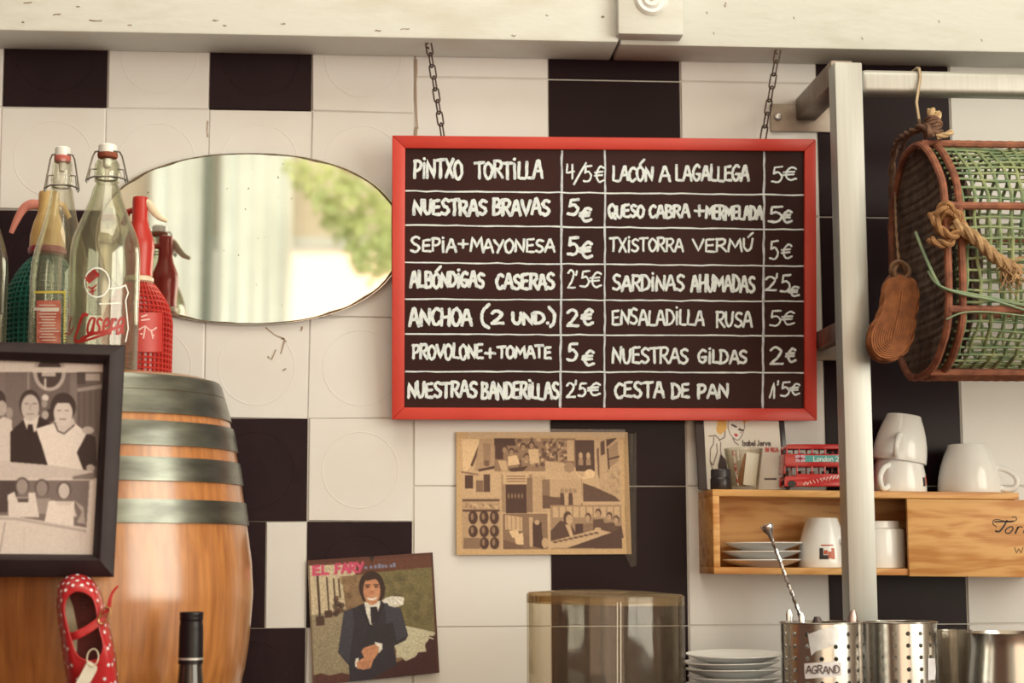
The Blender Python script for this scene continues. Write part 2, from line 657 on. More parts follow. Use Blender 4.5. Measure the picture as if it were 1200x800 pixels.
left_cols = [tile_x(118 - 122 * 6 + 122 * i) for i in range(10)]       # ... 118, 241, 363, 485
left_cols[5] = tile_x(-7)
right_cols = [tile_x(v) for v in (485, 644, 802, 964, 1123, 1283, 1443, 1603, 1763, 1923, 2083, 2243)]
lz = [tile_z(300, v) for v in (8, 129.5, 249, 370.5, 490, 611, 736, 858, 980)]
rz = [tile_z(800, v) for v in (-62, 95.5, 252, 411, 569.5, 733, 890, 1050)]
wb = MB()
bx0, bx1 = XL, XR
wb.span((bx0, .0022, 0), (bx1, .12, ZC), 0)


def tile(x0, x1, z0, z1, mi, g=.0008, wob=0.0):
    q = .0022
    b = .0012
    j = lambda: rnd.uniform(-wob, wob)
    o = [(x0 + g, q, z0 + g), (x1 - g, q, z0 + g), (x1 - g, q, z1 - g), (x0 + g, q, z1 - g)]
    i = [(x0 + g + b + j(), 0, z0 + g + b + j()), (x1 - g - b + j(), 0, z0 + g + b + j()), (x1 - g - b + j(), 0, z1 - g - b + j()), (x0 + g + b + j(), 0, z1 - g - b + j())]
    wb.add(o + i, [(4, 5, 6, 7), (0, 1, 5, 4), (1, 2, 6, 5), (2, 3, 7, 6), (3, 0, 4, 7)], mi)
    return (x0 + x1) / 2, (z0 + z1) / 2, min(x1 - x0, z1 - z0)


# columns counted so that index 6 begins at px 118; 5 is the one under the syphons; painted black cells
black_cells = {(5, 0), (7, 0), (5, 2), (7, 4), (8, 5), (7, 6), (5, 4), (6, 6), (5, 6)}
for ci in range(9):
    for ri in range(8):
        z1, z0 = lz[ri], lz[ri + 1]
        x0, x1 = left_cols[ci], left_cols[ci + 1]
        if x1 < XL:
            continue
        x0 = max(x0, XL)
        blk = (ci, ri) in black_cells
        if (ci, ri) == (7, 5):                       # painted half black, half white
            xs = tile_x(311, 670)
            tile(x0, xs, z0, z1, 4, .0002, .0012)
            tile(xs, x1, z0, z1, 3, .0004, .0015)
            continue
        cx, cz, w = tile(x0, x1, z0, z1, 4 if blk else 3, .0004, .0016)
        if ci >= 5:                                  # low raised ring pressed in the old tiles
            pts = [(cx + .37 * w * math.cos(a), .0006, cz + .37 * w * math.sin(a)) for a in np.linspace(0, 2 * math.pi, 40, endpoint=False)]
            wb.tube(pts, .0011, 6, closed=True, mi=4 if blk else 3)
for ci in range(11):
    for ri in range(7):
        if right_cols[ci] > XR - .02:
            continue
        tile(right_cols[ci], min(right_cols[ci + 1], XR), rz[ri + 1], rz[ri], 2 if ci % 2 else 1, .0007)
wall_back = structure(wb.build('wall_back', [cream_grout, white_glaze, black_glaze, white_paint, black_paint], None, smooth=True))

# rust dribble and scratches on the tiles belong to the wall
st = MB()
for xa, ya, xb, yb, w in ((487, 70, 489, 150, .003), (488, 150, 486, 172, .004), (243, 142, 243, 160, .002)):
    st.ribbon([aty(xa + (xb - xa) * t + rnd.uniform(-.5, .5), ya + (yb - ya) * t, -.0006) for t in np.linspace(0, 1, 7)], (0, -1, 0), w, rough=.5)
for pts in ([(312, 384), (322, 392), (333, 397)], [(330, 396), (335, 400)], [(333, 400), (329, 414)], [(323, 410), (318, 421), (314, 418)], [(335, 432), (332, 434)], [(354, 383), (353, 387)]):
    st.ribbon([aty(x, y, -.0006) for x, y in pts], (0, -1, 0), .0022, rough=.5)
st.build('wall_stain', mat('rust_stain', S(168, 138, 108), .8), wall_back)

fl = MB().span((XL, YF, -.1), (XR, .12, 0)).build('floor', floor_m)
structure(fl)
structure(MB().span((XL, YF, ZC), (XR, .12, ZC + .1)).build('ceiling', plaster))
structure(MB().span((XL - .1, YF, 0), (XL, .12, ZC)).build('wall_left', mat('dark_low_bounce_wall', S(96, 58, 38), .5, col2=S(80, 48, 32), scale=4, stretch=(1, 6, 1))))  # unseen wall, coloured dark to keep bounce off the barrel's left side
# right wall with its window opening
wy0, wy1, wz0, wz1 = -4.45, -1.25, 1.25, 3.25
w = MB()
w.span((XR, YF, 0), (XR + .12, wy0, ZC)).span((XR, wy1, 0), (XR + .12, .12, ZC)).span((XR, wy0, 0), (XR + .12, wy1, wz0)).span((XR, wy0, wz1), (XR + .12, wy1, ZC))
structure(w.build('wall_right', plaster))
# shop front wall with a wide opening, added to let in fill
fx0, fx1, fz0, fz1 = -1.15, 1.85, .55, 2.95
w = MB()
w.span((XL, YF - .12, 0), (fx0, YF, ZC)).span((fx1, YF - .12, 0), (XR, YF, ZC)).span((fx0, YF - .12, 0), (fx1, YF, fz0)).span((fx0, YF - .12, fz1), (fx1, YF, ZC))
structure(w.build('wall_front', plaster))
white_wood = mat('white_joinery', S(232, 222, 204), .45)
wf = MB()
for y in (wy0 + .02, (wy0 + wy1) / 2, wy1 - .02):
    wf.span((XR - .0, y - .025, wz0), (XR + .05, y + .025, wz1))
for z in (wz0 + .02, wz1 - .02):
    wf.span((XR - .0, wy0, z - .02), (XR + .05, wy1, z + .02))
structure(wf.build('window_1', white_wood, None, bevel=.004))
wf = MB()
for x in (fx0 + .03, fx0 + .75, fx0 + 1.5, fx0 + 2.25, fx1 - .03):
    wf.span((x - .03, YF - .04, fz0), (x + .03, YF + .02, fz1))
for z in (fz0 + .03, 2.3, fz1 - .03):
    wf.span((fx0, YF - .04, z - .03), (fx1, YF + .02, z + .03))
structure(wf.build('window_2', white_wood, None, bevel=.004))

# painted timber beam over the tiles, in two lengths, with a block and a turned rosette where they meet
beam_m = mat('chipped_cream_paint', S(214, 203, 178), .6, col2=S(198, 184, 154), scale=7, stretch=(1, 1, 3), bump=.4, bscale=25, lo=.45, hi=.75)
BD = -.097
zb = aty(480, 66, 0).z - .001
xm1, xm2 = aty(722, 40, BD).x, aty(800, 40, BD).x
structure(MB().span((XL, BD, zb), (xm1 + .004, .0, zb + .32)).build('trim_1', beam_m, None, bevel=.004))
structure(MB().span((xm1 + .008, BD + .012, zb + .0), (XR, .0, zb + .32)).build('trim_2', beam_m, None, bevel=.003))
bz = aty(760, 40, BD - .022).z
t3 = structure(MB().span((aty(724.5, 20, BD - .022).x, BD - .022, bz), (aty(801, 20, BD - .022).x, BD + .012, zb + .30)).build('trim_3', beam_m, None, bevel=.002))
rc = aty(763, -1, BD - .022)
Mr = Matrix.Rotation(R(90), 4, 'X')
rb = MB().lathe([(0.0, .011), (.004, .0105), (.006, .008), (.012, .0085), (.0145, .006), (.016, .0045), (.021, .006), (.0235, .0035), (.0255, 0), (.0255, -.003)], rc, 40, M=Mr)
rb.build('trim_rosette', mat('cream_porcelain', S(240, 230, 206), .35), None)
bpy.data.objects['trim_rosette']['kind'] = 'structure'
# chips of bare wood along the beam face (wear with its own outline)
ch = MB()
for px, py, ln in ((28, 3, 9), (26, 26, 2), (63, 17, 8), (105, 24, 14), (150, 30, 4), (90, 8, 3), (250, 24, 5), (262, 30, 3), (330, 28, 4), (440, 36, 6), (470, 34, 9), (600, 42, 4), (640, 18, 2), (705, 20, 2), (706, 19, 2)):
    ch.ribbon([aty(px + t * ln, py + rnd.uniform(-.6, .6), BD - .0006) for t in np.linspace(0, 1, 4)], (0, -1, 0), .0014, rough=.6)
for px, py in ((850, 3), (849, 6), (828, 14), (836, 38), (930, 20), (1010, 44), (1100, 24), (1150, 46)):
    ch.ribbon([aty(px, py, BD + .0114), aty(px + 1, py + 2, BD + .0114)], (0, -1, 0), .0013, rough=.4)
o = ch.build('trim_chip', mat('bare_brown_wood', S(140, 110, 80), .8), bpy.data.objects['trim_1'])

# counter and raised back ledge carry everything below the picture's edge
COUNTER_Z = 1.20
LEDGE_Z = 1.362
cm = mat('dark_wood_counter', S(92, 62, 44), .4, col2=S(76, 50, 36), scale=6, stretch=(1, 8, 8))
structure(MB().span((XL + .02, -.75, COUNTER_Z - .05), (XR - .02, -.003, COUNTER_Z)).span((XL + .04, -.65, 0), (XR - .04, -.02, COUNTER_Z - .05)).build('counter', cm, None, bevel=.004))
structure(MB().span((.02, -.52, COUNTER_Z), (XR - .03, -.004, LEDGE_Z)).build('ledge', cm, None, bevel=.003))

# ================================================================== CHALKBOARD
red_wood = mat('red_painted_wood', S(205, 62, 44), .38, col2=S(192, 50, 36), scale=6, stretch=(1, 1, 1), bump=.1, bscale=40)
slate = mat('brown_black_slate', S(48, 24, 21), .5, col2=S(58, 31, 25), scale=5, bump=.06, bscale=80, spec=.14)
chalk = mat('white_chalk_paint', S(226, 222, 210), .85, col2=S(208, 203, 192), scale=160, lo=.45, hi=.7)
chalk_thin = mat('white_chalk_line', S(206, 201, 190), .85, col2=S(180, 173, 162), scale=120)
YT, YB = -.078, -.030                              # the board leans: top off the wall, foot near it
pT, pB = aty(708, 161, YT), aty(708, 492, YB)
_dn = (pB - pT).normalized()
BN = V((1, 0, 0)).cross(_dn).normalized()
if BN.y > 0:
    BN = -BN
bd = lambda x, y, off=0.0: onplane(x, y, pT, BN) + BN * off
board = thing('chalkboard', bd(708, 492), 'red framed tapas menu chalkboard hanging on two chains from the beam', 'chalkboard')
OC = [bd(459.6, 158.5), bd(956.2, 163), bd(957.6, 492.8), bd(459.3, 491.5)]
IC = [bd(475, 173.5), bd(943, 177), bd(943, 478.6), bd(473.8, 477.4)]
fr = MB()
for i in range(4):
    j = (i + 1) % 4
    a, b, c, d = OC[i], OC[j], IC[j], IC[i]
    fr.add([a, b, c, d] + [p + BN * .0 - BN * .016 for p in (a, b, c, d)],
           [(0, 1, 2, 3), (7, 6, 5, 4), (0, 4, 5, 1), (1, 5, 6, 2), (2, 6, 7, 3), (3, 7, 4, 0)])
fr.build('frame', red_wood, board, bevel=.0012)
pn = MB()
P4 = [bd(470, 168, -.0055), bd(948, 172, -.0055), bd(948, 484, -.0055), bd(469, 483, -.0055)]
pn.prism(P4, BN, -.006)
pn.build('slate_panel', slate, board)
CH = -.0049                                       # chalk sits just proud of the slate


def write(words, name, w, m=chalk, jit=.06, rough=.22):
    b = MB()
    for text, x0, x1, yt, yb in words:
        for pl in strokes(text, x0, x1, yt, yb, jit):
            b.ribbon([bd(x + rnd.uniform(-.2, .2), y + rnd.uniform(-.2, .2), CH + rnd.uniform(0, .0001)) for x, y in pl], BN, w / 805.0, rough=rough)
    return b.build(name, m, board, smooth=False)


rows_left = [
    ([('PiNTXO', 485, 542, 188, 208), ('TORTiLLA', 557, 636, 189, 208)], 3.5),
    ([('NUESTRAS', 485, 570, 234, 251), ('BRAVAS', 578, 644, 234, 251)], 3.9),
    ([('S', 481, 492, 276, 294), ('EPiA', 495, 535, 280, 294), ('+', 538, 548, 281, 290), ('M', 552, 566, 278, 294), ('AYONESA', 567, 650, 280, 295)], 2.9),
    ([('ALBÓNDiGAS', 481, 567, 319, 336), ('CASERAS', 582, 650, 321, 338)], 3.8),
    ([('A', 480, 491, 360, 381), ('NCHOA', 493, 553, 363, 381), ('(', 564, 574, 358, 385), ('2', 576, 590, 364, 379), ('UND.', 601, 644, 366, 379), (')', 643, 651, 361, 383)], 3.9),
    ([('PROVOLONE', 484, 566, 404, 420), ('+', 569, 580, 409, 419), ('TOMATE', 584, 646, 406, 419)], 3.3),
    ([('NUESTRAS', 478, 559, 448, 465), ('BANDERiLLAS', 565, 655, 449, 467)], 3.6)]
prices_left = [
    ([('4', 664, 674, 192, 209), ('/', 673, 687, 191, 215), ('5', 684, 694, 195, 213), ('€', 697, 708, 194, 213)], 2.3),
    ([('5', 666, 679, 234, 252), ('€', 680, 693, 243, 258)], 3.7),
    ([('5', 666, 679, 279, 299), ('€', 680, 694, 284, 302)], 3.7),
    ([('2', 666, 674, 317, 338), ("'", 675, 677.5, 317, 334), ('5', 680, 691, 317, 336), ('€', 692, 705, 320, 337)], 2.4),
    ([('2', 665, 678, 363, 382), ('€', 682, 695, 363, 380)], 3.7),
    ([('5', 665, 677, 403, 422), ('€', 683, 696, 411, 428)], 3.4),
    ([('2', 664, 674, 449, 466), ("'", 674, 676, 447, 462), ('5', 678, 687, 448, 464), ('€', 690, 704, 449, 463)], 2.7)]
rows_right = [
    ([('LACÓN', 719, 766, 195, 211), ('A', 774, 786, 193, 211), ('LA', 793, 811, 194, 211), ('GALLEGA', 813, 878, 194, 211)], 3.2),
    ([('QUESO', 714, 755, 240, 254), ('CABRA', 762, 808, 240, 254), ('+', 815, 825, 241, 253), ('MERMELADA', 828, 894, 241, 256)], 3.3),
    ([('TXiSTORRA', 715, 801, 279, 294), ('VERMÚ', 813, 883, 280, 294)], 2.7),
    ([('SARDiNAS', 719, 802, 323, 340), ('AHUMADAS', 811, 885, 323, 341)], 3.3),
    ([('ENSALADiLLA', 718, 825, 363, 380), ('RUSA', 840, 882, 365, 382)], 2.9),
    ([('NUESTRAS', 718, 807, 408, 425), ('GiLDAS', 819, 876, 410, 425)], 3.1),
    ([('CESTA', 721, 778, 448, 465), ('DE', 788, 808, 450, 466), ('PAN', 819, 854, 451, 466)], 3.4)]
prices_right = [
    ([('5', 905, 918, 195, 213), ('€', 919, 934, 196, 211)], 2.3),
    ([('5', 901, 918, 240, 259), ('€', 917, 929, 247, 261)], 2.9),
    ([('5', 903, 914, 282, 303), ('€', 917, 929, 286, 303)], 2.4),
    ([('2', 898, 911, 324, 340), ("'", 909, 913, 322, 338), ('5', 915, 927, 322, 342), ('€', 925, 937, 336, 347)], 2.6),
    ([('5', 902, 916, 363, 382), ('€', 917, 932, 365, 381)], 2.3),
    ([('2', 903, 918, 406, 426), ('€', 922, 933, 409, 424)], 3.0),
    ([('1', 902, 911, 448, 466), ("'", 911, 914, 447, 462), ('5', 915, 926, 448, 465), ('€', 927, 938, 450, 463)], 2.4)]
for ws, wd in rows_left + rows_right:
    write(ws, 'menu_line', wd * 1.02)
for ws, wd in prices_left + prices_right:
    write(ws, 'price', wd)
rl = MB()
for ya, yb in ((223.3, 228), (263.5, 268.5), (307.3, 311.5), (350, 353), (391.3, 393.3), (435, 436.5)):
    pts = [bd(475.5 + 467 * t, ya + (yb - ya) * t + rnd.uniform(-.45, .45), CH) for t in np.linspace(0, 1, 40)]
    rl = MB()
    rl.ribbon(pts, BN, 1.7 / 805, rough=.3)
    rl.build('ruled_line', chalk, board, smooth=False)
for xa, ya, xb, yb, w_ in ((659, 177, 657, 477, 2.6), (709.5, 174.5, 709, 477.5, 2.2), (896.5, 178, 894.5, 478, 2.6)):
    pts = [bd(xa + (xb - xa) * t + rnd.uniform(-.35, .35), ya + (yb - ya) * t, CH) for t in np.linspace(0, 1, 40)]
    rl = MB()
    rl.ribbon(pts, BN, w_ / 805, rough=.3)
    rl.build('ruled_line', chalk_thin, board, smooth=False)

# chains
iron = mat('dark_blackened_iron', S(62, 48, 42), .5, metal=.6, col2=S(90, 66, 50), scale=90)


def chain(a, b, label, n):
    root = thing('chain', a, label, 'chain', 'chains holding up the chalkboard')
    ax = (b - a).normalized()
    L = (b - a).length
    step = L / n
    s1 = V((0, -1, 0)).cross(ax).normalized()
    s2 = ax.cross(s1).normalized()
    hk = MB()
    hk.tube([a + V((0, 0, .012)), a, a - V((.004, 0, .004)), a + ax * .006 - s1 * .0035, a + ax * .009], .0014, 8)
    hk.build('hook', iron, root)
    for i in range(n):
        c = a + ax * (step * (i + .5))
        sd = s1 if i % 2 == 0 else (s1 * .45 + s2 * .9).normalized()
        hl, hw = step * .5 + .0022, .0042
        pts = []
        for q in np.linspace(0, math.pi, 8):
            pts.append(c + ax * (hl - hw + math.sin(q) * hw) + sd * math.cos(q) * hw)
        for q in np.linspace(0, math.pi, 8):
            pts.append(c - ax * (hl - hw + math.sin(q) * hw) - sd * math.cos(q) * hw)
        MB().tube(pts, .00125, 7, closed=True).build('chain_link', iron, root)
    return root


chain(aty(502, 50, -.074), bd(519, 159, -.006), 'iron chain from the beam to the left end of the chalkboard', 8)
chain(aty(912, 57, -.074), bd(895, 163, -.006), 'iron chain from the beam to the right end of the chalkboard', 7)

# ================================================================== OVAL MIRROR
silver = bpy.data.materials.new('old_mirror_silver')
silver.use_nodes = True
nt = silver.node_tree
b = nt.nodes['Principled BSDF']
b.inputs['Metallic'].default_value = 1
b.inputs['Roughness'].default_value = .03
tc = nt.nodes.new('ShaderNodeTexCoord')
nz = nt.nodes.new('ShaderNodeTexNoise')
nz.inputs['Scale'].default_value = 160
nz.inputs['Detail'].default_value = 1
nt.links.new(tc.outputs['Object'], nz.inputs['Vector'])
rp = nt.nodes.new('ShaderNodeValToRGB')
rp.color_ramp.elements[0].position, rp.color_ramp.elements[1].position = .22, .26
rp.color_ramp.elements[0].color = (.25, .2, .14, 1)
rp.color_ramp.elements[1].color = (.93, .93, .87, 1)
nt.links.new(nz.outputs['Fac'], rp.inputs['Fac'])
nt.links.new(rp.outputs['Color'], b.inputs['Base Color'])
MY = -.008
mirror = thing('oval_mirror', aty(292, 379, MY), 'frameless oval wall mirror with a spotted dark edge left of the chalkboard', 'mirror')


def oval(t, k=1.0):
    c, sn = math.cos(t), math.sin(t)
    e = 2 / 2.2
    return (292 + 180 * k * math.copysign(abs(c) ** e, c), 279.5 + 100.6 * k * math.copysign(abs(sn) ** e, sn))


TH = np.linspace(0, 2 * math.pi, 120, endpoint=False)
MB().prism([aty(*oval(t), MY) for t in TH], (0, 1, 0), .006).build('mirror_glass', silver, mirror, smooth=False)
ed = MB()
ws_ = [.0026 + .0026 * max(0, math.sin(t * 7) * math.sin(t * 13 + 1)) + rnd.uniform(0, .0006) for t in TH]
pts = [aty(*oval(t, .997), MY - .0004) for t in TH]
N_ = len(pts)
ia = [aty(*oval(TH[i], .997 - ws_[i] * 5), MY - .0004) for i in range(N_)]
ed.add(pts + ia, [(i, (i + 1) % N_, N_ + (i + 1) % N_, N_ + i) for i in range(N_)])
ed.build('foxed_edge', mat('foxed_brown_edge', S(80, 60, 42), .7, col2=S(120, 95, 66), scale=150), mirror)

# ================================================================== BARREL
BY = -.235
bc = aty(112, 695, BY)
BX = bc.x


def bz_of(py, r):
    """height on the barrel's near side seen at this row, near the axis"""
    p, _ = oncyl(147, py, BX, BY, r)
    return p.z


PXM = F / (CAM - V((BX, BY, 1.55))).length
prof_px = [(432, 128), (437, 135), (460, 142), (500, 152.5), (560, 162.5), (612, 169.5), (660, 175.5), (700, 177.5), (760, 174), (800, 169)]
prof = [(w_ / PXM, bz_of(py, w_ / PXM)) for py, w_ in prof_px]
zmid = prof[7][1]
ztop = prof[0][1]
PZ = [p[1] for p in prof][::-1]
PR = [p[0] for p in prof][::-1]


def brad(z):
    if z < PZ[0] + .0:
        z = 2 * zmid - z
    return float(np.interp(z, PZ, PR))


zbot = COUNTER_Z
wood = bpy.data.materials.new('varnished_oak_staves')
wood.use_nodes = True
nt = wood.node_tree
b = nt.nodes['Principled BSDF']
b.inputs['Roughness'].default_value = .36
b.inputs['Coat Weight'].default_value = 1.0
b.inputs['Coat Roughness'].default_value = .2
b.inputs['Coat IOR'].default_value = 1.7
tc = nt.nodes.new('ShaderNodeTexCoord')
mp = nt.nodes.new('ShaderNodeMapping')
mp.inputs['Scale'].default_value = (1, 1, .045)
nt.links.new(tc.outputs['Object'], mp.inputs[0])
nz = nt.nodes.new('ShaderNodeTexNoise')
nz.inputs['Scale'].default_value = 120
nz.inputs['Detail'].default_value = 6
nt.links.new(mp.outputs[0], nz.inputs['Vector'])
rp = nt.nodes.new('ShaderNodeValToRGB')
rp.color_ramp.elements[0].position, rp.color_ramp.elements[1].position = .3, .72
rp.color_ramp.elements[0].color = (*S(160, 92, 42), 1)
rp.color_ramp.elements[1].color = (*S(196, 122, 58), 1)
nt.links.new(nz.outputs['Fac'], rp.inputs['Fac'])
nt.links.new(rp.outputs['Color'], b.inputs['Base Color'])
MATS['staves'] = wood
barrel = thing('barrel', (BX, BY, zbot), 'varnished wooden barrel with dark metal hoops carrying old bottles', 'barrel')
zs = np.linspace(zbot, ztop - .006, 60)
body = [(0, zbot), (brad(zbot) - .004, zbot)] + [(brad(z) - .0015, z) for z in zs] + [(prof[0][0] - .008, ztop), (prof[0][0] - .016, ztop), (0, ztop)]
MB().lathe(body, (BX, BY, 0), 96).build('staves', wood, barrel)
hoop_m = mat('burnished_dark_hoop_metal', S(134, 128, 106), .3, metal=.9, col2=S(104, 98, 82), scale=14, stretch=(1, 1, 4), bump=.05, bscale=40)
HEAD_Z = ztop + .0005


def hoop(pa, pb, first=False):
    za, zb_ = bz_of(pa, brad(bz_of(pa, .17))), bz_of(pb, brad(bz_of(pb, .17)))
    zz = np.linspace(zb_, za, 8)
    pr = [(brad(z) - .002, z) for z in zz[:1]] + [(brad(z) + .0012, z) for z in zz]
    if first:
        pr = pr[:-1] + [(brad(za) - .001, za - .003), (brad(za) - .0045, za - .0006), (brad(za) - .011, za - .0004)]
    pr += [(brad(za) - .012 if first else brad(za) - .002, za)]
    MB().lathe(pr, (BX, BY, 0), 96).build('hoop', hoop_m, barrel)


hoop(433, 454, True)
hoop(454.6, 482)
hoop(491, 520)
hoop(534, 562)
hoop(584, 612)
for q in (2, 3, 4):
    zc_ = 2 * zmid - bz_of((598, 548, 505, 470)[q - 1], .17)
    if zc_ - .02 > zbot:
        zz = np.linspace(zc_ - .014, zc_ + .014, 6)
        MB().lathe([(brad(zz[0]) - .002, zz[0])] + [(brad(z) + .0012, z) for z in zz] + [(brad(zz[-1]) - .002, zz[-1])], (BX, BY, 0), 96).build('hoop', hoop_m, barrel)

# ================================================================== BOTTLES ON THE BARREL
clear = glass_mat('clear_bottle_glass', (.98, .98, .955), (.66, .66, .54), .03, 1.5, veil=.035, veil_col=(.8, .78, .68))  # both bottle glasses carry a cream veil that paints in pale reflections
clear_green = glass_mat('pale_green_bottle_glass', (.965, .972, .925), (.56, .58, .42), .03, 1.7, veil=.045, veil_col=(.78, .78, .64))
porcelain = mat('white_porcelain_stopper', S(238, 226, 214), .25, coat=.4)
wire_m = mat('grey_steel_wire', S(150, 138, 118), .35, metal=.9)
rust_rub = mat('rusty_red_rubber', S(150, 72, 42), .7, col2=S(120, 56, 34), scale=120)
pink_rub = mat('faded_red_rubber', S(196, 96, 78), .6)


def bottle_profile(cx, Y, rows):
    sc = None
    out = []
    for py, hw in rows:
        p = aty(cx, py, Y)
        d = (p - CAM).length
        q = aty(cx + hw, py, Y)
        out.append(((q - p).length, p.z))
    return out


def swing_bottle(cx, Y, rows, label, glass, rubber, stop_rows, hh, name='swing_top_bottle'):
    base = aty(cx, 440, Y)
    x = base.x
    root = thing(name, (x, Y, HEAD_Z), label, 'bottle', 'old swing-top bottles on the barrel')
    pr = bottle_profile(cx, Y, rows)
    rb = pr[-1][0]
    outer = [(0, HEAD_Z + .004), (rb * .6, HEAD_Z + .001), (rb - .004, HEAD_Z), (rb, HEAD_Z + .005)] + pr[::-1]
    t = .0022
    inner = [(max(r - t, .003), z) for r, z in pr] + [(rb - .005, HEAD_Z + .008), (0, HEAD_Z + .010)]
    MB().lathe(outer + inner, (x, Y, 0), 56).build('glass', glass, root)
    zt, zr, zb_ = [aty(cx, v, Y).z for v in stop_rows]
    r0 = pr[0][0]
    MB().lathe([(0, zt), (r0 * .8, zt), (r0 * .97, zt - .002), (r0 * .95, zr), (0, zr)], (x, Y, 0), 32).build('stopper', porcelain, root)
    MB().lathe([(0, zr), (r0 * 1.02, zr), (r0 * 1.04, (zr + zb_) / 2), (r0 * .98, zb_), (r0 * .7, zb_ - .0015), (0, zb_ - .0015)], (x, Y, 0), 32).build('gasket', rubber, root)
    MB().lathe([(0, zb_ - .0016), (r0 * .5, zb_ - .0016), (r0 * .42, zb_ - .012), (r0 * .2, zb_ - .014), (0, zb_ - .014)], (x, Y, 0), 24).build('stopper_tip', porcelain, root)
    wr = MB()
    c = V((x, Y, zr))
    w2 = hh
    for sg in (-1, 1):
        wr.tube([c + V((sg * r0 * .7, -r0 * .7, .001)), c + V((sg * r0 * 1.25, -.002, .0015)), c + V((sg * r0 * 1.5, 0, -.004)), c + V((sg * r0 * 2.15, 0, -w2)),
                 c + V((sg * r0 * 2.05, 0, -w2 - .003)), c + V((sg * r0 * 1.85, 0, -w2 + .001)), c + V((sg * r0 * 1.7, 0, -w2 * .58)), c + V((sg * r0 * 1.05, 0, -w2 * .56))], .0012, 7)
    wr.tube([c + V((math.cos(a) * r0 * 1.12, math.sin(a) * r0 * 1.12, -w2 * .9)) for a in np.linspace(0, 2 * math.pi, 28, endpoint=False)], .0013, 7, closed=True)
    wr.tube([c + V((sg * r0 * 2.1, -.001, -w2 * .95)) if abs(sg) == 1 else c + V((sg * r0 * 2.1, -r0 * 1.2, -w2 * .9)) for sg in (-1, -.5, .5, 1)], .0012, 7)
    wr.build('wire_bail', wire_m, root)
    return root, x, Y, rb


RB_, xb, yb, rb = swing_bottle(66, -.215, [(187, 9.5), (192, 11.5), (200, 11.5), (212, 13), (215, 12), (225, 13), (240, 15.5), (258, 19.5), (275, 24), (292, 29), (308, 32.5), (325, 34), (440, 34)],
                               'slender clear swing-top bottle with a red and yellow label, left of the wide bottle', clear, pink_rub, (172.5, 183, 190), .047)
# printed label wrapped on the glass
lb = MB()
yl = MB()
wl = MB()


def wrap_rect(mb, x0, y0, x1, y1, cx, cy, r, n=10):
    vs = []
    for i in range(n + 1):
        for y in (y0, y1):
            p, nn = oncyl(x0 + (x1 - x0) * i / n, y, cx, cy, r)
            vs.append(p + nn * .0003)
    mb.add(vs, [(2 * i, 2 * i + 1, 2 * i + 3, 2 * i + 2) for i in range(n)])


wrap_rect(lb, 43, 352, 71, 425, xb, yb, rb + .0004)
lb.build('label', mat('faded_red_label', S(188, 84, 66), .6, col2=S(214, 130, 104), scale=60), RB_)
for k in range(13):
    y = 357 + k * 3.4
    wrap_rect(wl, 40 if k == 1 else 45 + rnd.uniform(0, 4), y, 70 - rnd.uniform(0, 7), y + (3.4 if k == 1 else 1.1), xb, yb, rb + .0008, 6)
wl.build('lettering', mat('white_label_ink', S(232, 214, 190), .6), RB_)
for k in range(17):
    wrap_rect(yl, 74.5, 344 + k * 3.4, 77, 346 + k * 3.4, xb, yb, rb + .0006, 1)
wrap_rect(yl, 40, 341, 77, 343.5, xb, yb, rb + .0006, 8)
yl.build('label_border', mat('yellow_label_ink', S(226, 196, 74), .6), RB_)

RC_, xc, yc, rc_ = swing_bottle(119.5, -.292, [(188, 11.5), (193, 14.5), (205, 15), (213, 14.5), (215, 12.5), (222, 16), (232, 18.5), (250, 25.5), (268, 33.5), (280, 38), (292, 40.5), (305, 41.3), (440, 41.3)],
                                'wide clear swing-top soda bottle with faded red script, behind the framed photo', clear_green, rust_rub, (169.5, 179.5, 185), .038)


def wrap_strokes(mb, polys, cx, cy, r, w, off=.0005):
    for pl in polys:
        pts, ns = [], []
        for x, y in pl:
            p, n = oncyl(x, y, cx, cy, r)
            pts.append(p + n * off)
            ns.append(n)
        mb.ribbon(pts, ns, w)


red_ink = mat('red_bottle_enamel', S(156, 26, 24), .45, col2=S(176, 52, 44), scale=50)
b1 = MB()
wrap_strokes(b1, [[(84, 372), (81, 384), (83, 390), (86, 384)], [(77, 391), (83, 391)]], xc, yc, rc_, .0028)
wrap_strokes(b1, [[tuple(p) for p in catmull([(102, 369), (97, 370), (91, 388), (88, 398), (93, 400), (97, 396)], 6)]], xc, yc, rc_, .0046)
for pl in strokes('asera', 101, 144, 362, 391, 0, .1, .3):
    wrap_strokes(b1, [pl], xc, yc, rc_, .0030)
wrap_strokes(b1, [[tuple(p) for p in catmull([(94, 400), (106, 392), (124, 388), (144, 381)], 6)]], xc, yc, rc_, .0042)
wrap_strokes(b1, [[tuple(p) for p in catmull([(96, 400), (110, 396), (126, 390)], 6)]], xc, yc, rc_, .0030)
b1.build('lettering', red_ink, RC_)
b1 = MB()
for a, c in (((101, 325), (111, 317)), ((103, 328), (113, 320)), ((105, 330), (115, 322))):
    wrap_strokes(b1, [[a, c]], xc, yc, rc_, .0042)
wrap_strokes(b1, [[(104, 336), (108, 339), (113, 334)], [(105, 342), (112, 340)], [(108, 337), (109, 345)]], xc, yc, rc_, .002)
b1.build('emblem', red_ink, RC_)
b2 = MB()
wrap_strokes(b2, [[(114 + 14.5 * math.cos(a), 331 + 17 * math.sin(a)) for a in np.linspace(0, 6.283, 40)]], xc, yc, rc_, .0018)
wrap_strokes(b2, [[(129, 338), (141, 337), (147, 334)], [(147, 334), (150, 343), (147, 352), (150, 385), (147, 400)], [(117, 356), (140, 355)]], xc, yc, rc_, .0020)
b2.build('logo', mat('white_bottle_enamel', S(238, 230, 214), .5), RC_)

